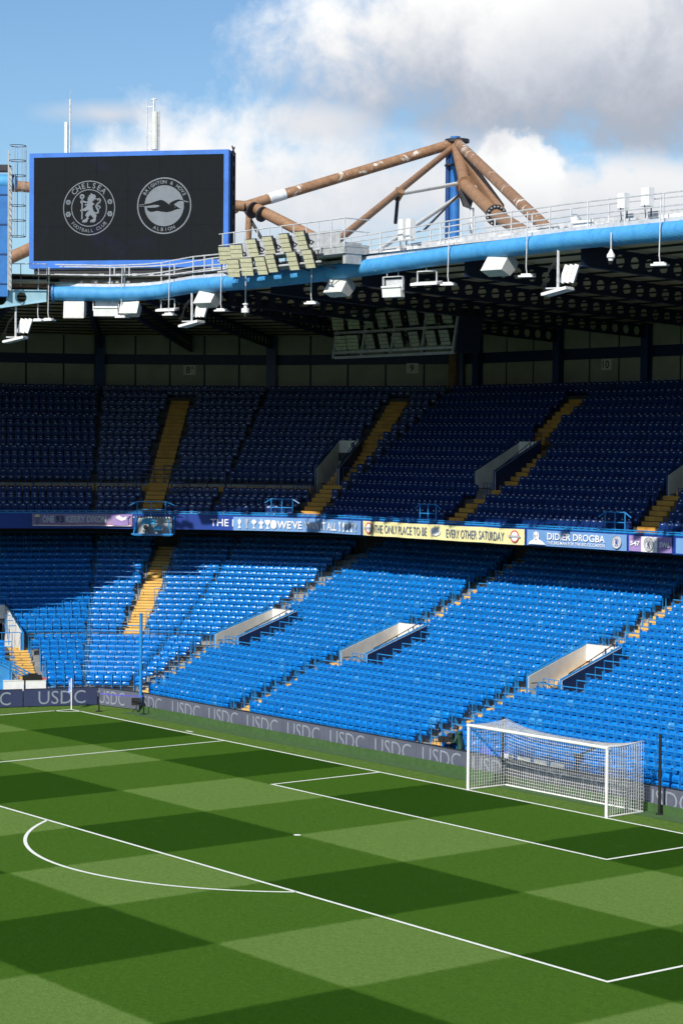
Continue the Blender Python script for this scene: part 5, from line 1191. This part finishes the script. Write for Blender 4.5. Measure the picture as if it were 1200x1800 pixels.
# ------------------------------------------------------------------ goal
gl = thing('football_goal', 'white football goal with square meshed net', 'goal')
HP = 3.72
for s in (-1, 1): m_ = MB(); m_.tube([(s*HP, -0.06, 0), (s*HP, -0.06, 2.50)], 0.062, 14); m_.build('post', 'white_paint', gl, 50)
m_ = MB(); m_.tube([(-HP-0.062, -0.06, 2.50), (HP+0.062, -0.06, 2.50)], 0.062, 14); m_.build('crossbar', 'white_paint', gl, 50)
BX, BY = 3.66, 1.85
m_ = MB(); m_.tube([(-HP, 0.0, 0.035), (-BX, BY, 0.035), (BX, BY, 0.035), (HP, 0.0, 0.035)], 0.035, 8); m_.build('ground_bar', 'white_paint', gl, 50)
def back_top(x):   # sagging top rear edge, pulled up at the corners
    u = abs(x)/BX; return 2.28+0.34*u**3.2
def net_pt(part, u, v):
    if part == 'back': x = -BX+2*BX*u; return Vector((x, BY-0.10*math.sin(math.pi*u)*math.sin(math.pi*v)*-1.0, 0.04+(back_top(x)-0.04)*v))
    if part == 'top':
        xf = -HP+2*HP*u; xb_ = -BX+2*BX*u; a = Vector((xf, -0.02, 2.53)); b = Vector((xb_, BY, back_top(xb_))); p = a.lerp(b, v); p.z -= 0.13*math.sin(math.pi*v)*(0.4+0.6*math.sin(math.pi*u)); return p
    s = -1 if part == 'sideL' else 1
    a = Vector((s*HP, 0.0, 0.04+2.47*v)); b = Vector((s*BX, BY, 0.04+(back_top(BX)-0.04)*v)); p = a.lerp(b, u); p.z -= 0.10*math.sin(math.pi*u)*v; return p
m_ = MB(); CR = 0.0105
def cords(part, nu, nv_):
    for a in range(nu+1): m_.tube([net_pt(part, a/nu, b/max(6, nv_//3)) for b in range(max(6, nv_//3)+1)], CR, 3, cap=False)
    for b in range(nv_+1): m_.tube([net_pt(part, a/max(8, nu//3), b/nv_) for a in range(max(8, nu//3)+1)], CR, 3, cap=False)
cords('back', 61, 20); cords('top', 61, 15); cords('sideL', 15, 20); cords('sideR', 15, 20)
nt = m_.build('net', 'net_white', gl); nt['kind'] = 'stuff'
place(gl, (0, -0.06, 0))
def net_pole(x, y, h, label):
    e = thing('net_pole', label, 'pole', group='net poles behind the goal'); m_ = MB(); m_.tube([(x, y, 0), (x, y, h)], 0.055, 10); m_.build('pole', 'black', e); m_ = MB(); m_.tube([(x, y, 1.35), (x, y, 1.6)], 0.075, 10); m_.build('sleeve', 'black', e)
    m_ = MB(); m_.lathe((x, y, 0.0), [(0.14, 0), (0.14, 0.03), (0.06, 0.06)], 12); m_.build('ground_socket', 'black', e); place(e, (x, y, 0))
net_pole(4.28, 2.06, 2.9, 'black net pole standing clear to the side of the goal'); net_pole(-4.05, 2.02, 2.65, 'black net pole seen through the goal net')

# corner flag
cf = thing('corner_flag', 'white corner flag pole with a drooping pale blue flag', 'corner flag')
m_ = MB(); m_.tube([(-33.5, 0, 0), (-33.5, 0, 1.55)], 0.032, 8); m_.build('pole', 'white_paint', cf, 50)
m_ = MB(); nn_ = 7
for a in range(nn_+1):
    f = a/nn_; wd = 0.42*(1-0.25*f)
    for b in range(4): m_.v.append((-33.5-0.62*wd*b/3-0.03, -0.06*wd*b/3+0.03*math.sin(b*2.2+a*0.7), 1.53-0.62*f-0.14*b/3+0.02*math.sin(a)))
for a in range(nn_):
    for b in range(3): i = a*4+b; m_.f.append((i, i+1, i+5, i+4)); m_.m.append(1 if (b == 1 and a > 1) else 0)
m_.build('flag', ['flag_blue', 'print_white'], cf, 60); place(cf, (-33.5, 0, 0))
# tape barrier
tb = thing('tape_barrier', 'two black barrier posts joined by a violet tape beside the corner flag', 'barrier')
pa, pb_ = Vector((-32.0, 0.67, 0)), Vector((-29.85, 1.9, 0))
for p in (pa, pb_):
    m_ = MB(); m_.tube([p, p+Vector((0, 0, 0.93))], 0.035, 8); m_.lathe(p, [(0.17, 0), (0.17, 0.03), (0.04, 0.05)], 14); m_.build('post', 'black', tb)
m_ = MB(); d = pb_-pa; n = 10
for j in range(n):
    a = pa+d*(j/n); b = pa+d*((j+1)/n); za = 0.86-0.03*math.sin(math.pi*j/n); zb = 0.86-0.03*math.sin(math.pi*(j+1)/n); m_.quad(a+Vector((0, 0, za)), b+Vector((0, 0, zb)), b+Vector((0, 0, zb+0.055)), a+Vector((0, 0, za+0.055)))
m_.build('tape', 'tape_violet', tb); place(tb, pa)
mc = thing('pitch_microphone', 'black fluffy microphone on a small stand by the corner boards', 'microphone'); p = Vector((-30.75, 2.05, 0))
m_ = MB(); m_.box(p+Vector((0, 0, 0.52)), (0.46, 0.28, 0.34), (0.6, 0.8, 0), (-0.8, 0.6, 0)); m_.build('windshield', 'black', mc)
m_ = MB(); 
for a in (0, 120, 240): m_.tube([p+Vector((0, 0, 0.22)), p+Vector((0.22*math.cos(R(a)), 0.22*math.sin(R(a)), 0))], 0.015, 4)
m_.tube([p+Vector((0, 0, 0.2)), p+Vector((0, 0, 0.4))], 0.018, 5); m_.build('stand', 'black', mc); place(mc, p)
bp_ = thing('blue_pole', 'tall slim bright blue pole in front of the corner advertising boards', 'pole'); m_ = MB(); m_.tube([(-30.95, 2.42, 0), (-30.95, 2.42, 4.80)], 0.085, 12); m_.build('pole_shaft', 'rail_blue', bp_, 50)
m_ = MB(); m_.lathe((-30.95, 2.42, 4.80), [(0.10, 0), (0.10, 0.04), (0, 0.06)], 12); m_.build('cap', 'rail_blue', bp_); place(bp_, (-30.95, 2.42, 0))

# ------------------------------------------------------------------ corner stair railing and equipment
rl = thing('stair_railing', 'sloping blue triple railing beside the yellow corner stair', 'railing')
q0, q1 = F(3, -4.4, 0.2, 2.62), F(3, -1.35, 0.2, 0.95)
for dz in (0, -0.16, -0.34): m_ = MB(); m_.tube([q0+Vector((0, 0, dz)), q1+Vector((0, 0, dz))], 0.035, 6); m_.build('rail', 'rail_blue', rl)
for f in np.linspace(0, 1, 5): m_ = MB(); p = q0.lerp(q1, f); m_.tube([p, Vector((p.x, p.y, 0))], 0.035, 6); m_.build('post', 'rail_blue', rl)
place(rl, Vector((q1.x, q1.y, 0)))
for s0_, lab in ((-2.35, 'white equipment cabinet with a black camera case on top behind the corner board'), (-3.45, 'plain white equipment cabinet behind the touch line board')):
    e = thing('equipment_box', lab, 'cabinet'); c = F(3, s0_, 0.05, 0); m_ = MB(); m_.obox(c-tv(3)*0.5-nv(3)*0.13, tv(3)*1.0, nv(3)*0.32, (0, 0, 1.28)); m_.build('cabinet_body', 'white_paint', e); m_ = MB(); m_.obox(c-tv(3)*0.51-nv(3)*0.14+Vector((0, 0, 1.282)), tv(3)*1.02, nv(3)*0.34, (0, 0, 0.04)); m_.build('lid', 'cabinet_white', e); place(e, c)
e = thing('camera_case', 'black camera under a rain cover resting on the white corner cabinet', 'camera'); c = F(3, -2.45, 0.0, 1.325); m_ = MB(); m_.obox(c-tv(3)*0.55-nv(3)*0.1, tv(3)*0.95, nv(3)*0.26, (0, 0, 0.24)); m_.obox(c-tv(3)*0.3-nv(3)*0.08+Vector((0, 0, 0.242)), tv(3)*0.5, nv(3)*0.2, (0, 0, 0.08)); m_.build('body', 'black', e); m_ = MB(); m_.obox(c+tv(3)*0.42-nv(3)*0.06, tv(3)*0.2, nv(3)*0.16, (0, 0, 0.10)); m_.build('strap', 'print_red', e); place(e, c)
e = thing('glass_panel', 'pale blue panel behind the corner railing', 'panel'); c = F(3, -3.6, 0.21, 0); m_ = MB(); m_.obox(c-tv(3)*0.9, tv(3)*1.0, nv(3)*0.05, (0, 0, 2.1)); m_.build('pane', 'tube_blue', e); m_ = MB(); m_.obox(c-tv(3)*0.92+Vector((0, 0, 2.1)), tv(3)*1.04, nv(3)*0.07, (0, 0, 0.05)); m_.build('frame', 'rail_blue', e); place(e, c)
# white panels resting on the boards, tarpaulin and tripod behind the net
for j in range(4):
    xw = -4.9+0.95*j; e = thing('white_panel', 'white board lying along the top of the advertising boards behind the net', 'panel', group='white boards behind the net'); m_ = MB(); m_.obox((xw, 2.70, 0.80), (0.72, 0, 0), (0, 0.03, 0.0), (0, 0, 0.26)); m_.build('board', 'plain_white', e); m_ = MB(); m_.obox((xw+0.1, 2.735, 0.0), (0.05, 0, 0), (0, 0.05, 0), (0, 0, 0.95)); m_.obox((xw+0.55, 2.735, 0.0), (0.05, 0, 0), (0, 0.05, 0), (0, 0, 0.95)); m_.build('bracket', 'dark_steel', e); place(e, (xw+0.36, 2.75, 0))
m_ = MB(); nx, nz2 = 10, 5
for a in range(nx+1):
    for b in range(nz2+1):
        f = a/nx; g_ = b/nz2; m_.v.append((-6.6+1.75*f, 2.78+0.55*(1-g_)*0.2+0.35*g_+0.04*math.sin(a*1.7+b), 0.55+0.62*g_*(0.75+0.25*math.sin(a*0.9))+0.05*math.sin(a*2.3)))
for a in range(nx):
    for b in range(nz2): i = a*(nz2+1)+b; m_.f.append((i, i+nz2+1, i+nz2+2, i+1)); m_.m.append(0)
o = m_.build('tarpaulin', 'tarp_blue', None, 60); tag(o, 'crumpled royal blue tarpaulin bundled behind the boards, seen through the net', 'tarpaulin')
so = o.modifiers.new('thick', 'SOLIDIFY'); so.thickness = 0.03
e = thing('tripod', 'black tripod standing behind the boards, seen through the net', 'tripod'); c = Vector((-0.9, 2.95, 0))
for a in (20, 140, 260): m_ = MB(); m_.tube([c+Vector((0, 0, 1.3)), c+Vector((0.28*math.cos(R(a)), 0.28*math.sin(R(a)), 0))], 0.022, 5); m_.build('leg', 'black', e)
m_ = MB(); m_.tube([c+Vector((0, 0, 1.2)), c+Vector((0.1, 0, 1.45)), c+Vector((0.95, 0.1, 1.85))], 0.045, 6); m_.box(c+Vector((0.1, 0, 1.42)), (0.3, 0.2, 0.16)); m_.build('boom', 'black', e); place(e, c)
e = thing('steward_gate', 'low blue mesh gate in the front rail beside the camera operator', 'gate'); m_ = MB(); m_.tube([(-9.6, 3.05, 0), (-9.6, 3.05, 1.05), (-8.2, 3.05, 1.50), (-8.2, 3.05, 0)], 0.03, 6); m_.build('gate_frame', 'rail_blue', e)
m_ = MB()
for f in np.linspace(0.1, 0.9, 6): m_.tube([(-9.6+1.4*f, 3.05, 0), (-9.6+1.4*f, 3.05, 1.05+0.45*f)], 0.014, 4)
for z in (0.4, 0.7, 1.0): m_.tube([(-9.6, 3.05, z), (-8.2, 3.05, z)], 0.012, 4)
m_.build('gate_mesh', 'rail_navy', e); place(e, (-8.9, 3.05, 0))

# ------------------------------------------------------------------ camera operator
def skin_body(name, verts, edges, matn, parent, root=0, sub=2):
    me = bpy.data.meshes.new(name); me.from_pydata([v[:3] for v in verts], edges, []); o = link(name, me, parent)
    me.materials.append(M[matn]); sk = o.modifiers.new('skin', 'SKIN'); sk.use_smooth_shade = True
    for i, v in enumerate(verts): me.skin_vertices[0].data[i].radius = (v[3], v[4] if len(v) > 4 else v[3]); me.skin_vertices[0].data[i].use_root = (i == root)
    ss = o.modifiers.new('sub', 'SUBSURF'); ss.levels = sub; ss.render_levels = sub
    return o
pr = thing('person', 'person in a dark green hooded jacket and black trousers leaning over a television camera', 'person')
pr.location = (-7.55, 2.93, 0); pr.rotation_euler = (0, 0, R(200))
# facing local +x ... body bends forward over the camera
B = [(0, 0, 0.92, 0.15, 0.13), (0.03, 0, 1.08, 0.16, 0.13), (0.08, 0, 1.28, 0.19, 0.14), (0.13, 0, 1.42, 0.17, 0.12), (0.17, 0, 1.52, 0.065), (0.21, 0, 1.58, 0.06),
     (0.11, 0.17, 1.42, 0.075), (0.16, 0.25, 1.20, 0.062), (0.36, 0.17, 1.12, 0.048), (0.42, 0.15, 1.12, 0.04),
     (0.11, -0.17, 1.42, 0.075), (0.17, -0.25, 1.20, 0.062), (0.37, -0.16, 1.10, 0.048), (0.43, -0.14, 1.10, 0.04),
     (0.0, 0.10, 0.84, 0.10), (0.05, 0.12, 0.48, 0.075), (-0.02, 0.12, 0.10, 0.055), (0.0, -0.10, 0.84, 0.10), (0.08, -0.12, 0.48, 0.075), (0.0, -0.12, 0.10, 0.055)]
E_ = [(0, 1), (1, 2), (2, 3), (3, 4), (4, 5), (3, 6), (6, 7), (7, 8), (8, 9), (3, 10), (10, 11), (11, 12), (12, 13), (0, 14), (14, 15), (15, 16), (0, 17), (17, 18), (18, 19)]
body = skin_body('body', B, E_, 'jacket_green', pr)
TR = [(0, 0, 0.90, 0.165, 0.145), (0.0, 0.10, 0.80, 0.115), (0.05, 0.12, 0.48, 0.09), (-0.02, 0.12, 0.08, 0.072), (0.0, -0.10, 0.80, 0.115), (0.08, -0.12, 0.48, 0.09), (0.0, -0.12, 0.08, 0.072)]
skin_body('trousers', TR, [(0, 1), (1, 2), (2, 3), (0, 4), (4, 5), (5, 6)], 'black', pr)
for s in (1, -1): skin_body('shoe', [(-0.05, s*0.12, 0.05, 0.05), (0.08, s*0.12, 0.045, 0.048), (0.18, s*0.12, 0.04, 0.038)], [(0, 1), (1, 2)], 'black', pr)
hd = MB()
for a in range(9):
    th_ = math.pi*a/8
    for b in range(12):
        ph = 2*math.pi*b/12; x_ = 0.098*math.sin(th_)*math.cos(ph); y_ = 0.078*math.sin(th_)*math.sin(ph); z_ = 0.118*math.cos(th_)
        if x_ > 0.05 and -0.02 < z_ < 0.02 and abs(y_) < 0.02: x_ += 0.02
        hd.v.append((0.235+x_+(0.015 if z_ < -0.05 and x_ > 0 else 0), y_, 1.665+z_))
for a in range(8):
    for b in range(12): hd.f.append((a*12+b, a*12+(b+1) % 12, (a+1)*12+(b+1) % 12, (a+1)*12+b)); hd.m.append(0)
h_o = hd.build('head', 'skin', pr, 70)
fm = MB(); fm.prism([(0.325, -0.012, 1.63), (0.36, 0, 1.625), (0.325, 0.012, 1.63), (0.325, 0, 1.68)], (0, 0.001, 0)); fm.build('nose', 'skin', h_o)
for s in (1, -1):
    m_ = MB(); m_.box((0.318, s*0.03, 1.68), (0.012, 0.026, 0.012)); m_.build('eye', 'black', h_o); m_ = MB(); m_.box((0.23, s*0.08, 1.66), (0.04, 0.018, 0.06)); m_.build('ear', 'skin', h_o)
m_ = MB(); m_.box((0.325, 0, 1.60), (0.012, 0.045, 0.010)); m_.build('mouth', 'print_red', h_o)
cpm = MB(); cpm.lathe((0.228, 0, 1.69), [(0.108, 0.0), (0.112, 0.04), (0.095, 0.09), (0.05, 0.125), (0, 0.13)], 14); cpm.prism([(0.31, -0.07, 1.70), (0.42, -0.05, 1.685), (0.42, 0.05, 1.685), (0.31, 0.07, 1.70)], (0, 0, 0.012)); cpm.build('cap', 'black', h_o, 60)
hm = MB(); hm.lathe((0.10, 0, 1.50), [(0.10, -0.05), (0.16, 0.0), (0.15, 0.06), (0.10, 0.09)], 14, (0.5, 0, 0.9)); hm.build('hood', 'jacket_green', pr, 60)
for s in (1, -1):
    hb = [(0.43, s*0.145, 1.11, 0.036), (0.49, s*0.14, 1.11, 0.038), (0.53, s*0.125, 1.11, 0.012), (0.575, s*0.118, 1.095, 0.010), (0.595, s*0.115, 1.065, 0.009), (0.535, s*0.137, 1.11, 0.012), (0.585, s*0.135, 1.095, 0.010), (0.605, s*0.133, 1.06, 0.009), (0.535, s*0.150, 1.11, 0.012), (0.58, s*0.152, 1.095, 0.010), (0.60, s*0.15, 1.062, 0.009), (0.53, s*0.163, 1.108, 0.011), (0.565, s*0.168, 1.095, 0.009), (0.58, s*0.168, 1.068, 0.008), (0.47, s*0.105, 1.105, 0.013), (0.52, s*0.088, 1.09, 0.011), (0.55, s*0.09, 1.07, 0.009)]
    skin_body('hand', hb, [(0, 1), (1, 2), (2, 3), (3, 4), (1, 5), (5, 6), (6, 7), (1, 8), (8, 9), (9, 10), (1, 11), (11, 12), (12, 13), (0, 14), (14, 15), (15, 16)], 'skin', pr, sub=1)
tcx = thing('broadcast_camera', 'black broadcast camera with a square hood held by the person in green', 'camera'); c = Vector((-8.12, 2.80, 0)); ux, uy = yaw_axes(200)
m_ = MB(); m_.box(c+Vector((0, 0, 1.20)), (0.42, 0.20, 0.24), ux, uy); m_.build('body', 'black', tcx); m_ = MB(); m_.box(c+ux*0.36+Vector((0, 0, 1.20)), (0.26, 0.24, 0.22), ux, uy); m_.build('lens_hood', 'black', tcx); m_ = MB(); m_.box(c-ux*0.1+uy*0.05+Vector((0, 0, 1.40)), (0.22, 0.22, 0.16), ux, uy); m_.build('viewfinder', 'dark_steel', tcx)
m_ = MB()
for a in (80, 200, 320): m_.tube([c+Vector((0, 0, 1.05)), c+Vector((0.26*math.cos(R(a)), 0.20*math.sin(R(a)), 0))], 0.025, 5)
m_.tube([c+Vector((0, 0, 1.0)), c+Vector((0, 0, 1.1))], 0.06, 8); m_.build('tripod', 'black', tcx); place(tcx, c)
# origins of the large structures
for o_, b_ in ((lower, (-20, 3, 0)), (upper, (-20, 18, 8.3)), (roof, (-20, 16, 20))): place(o_, b_)
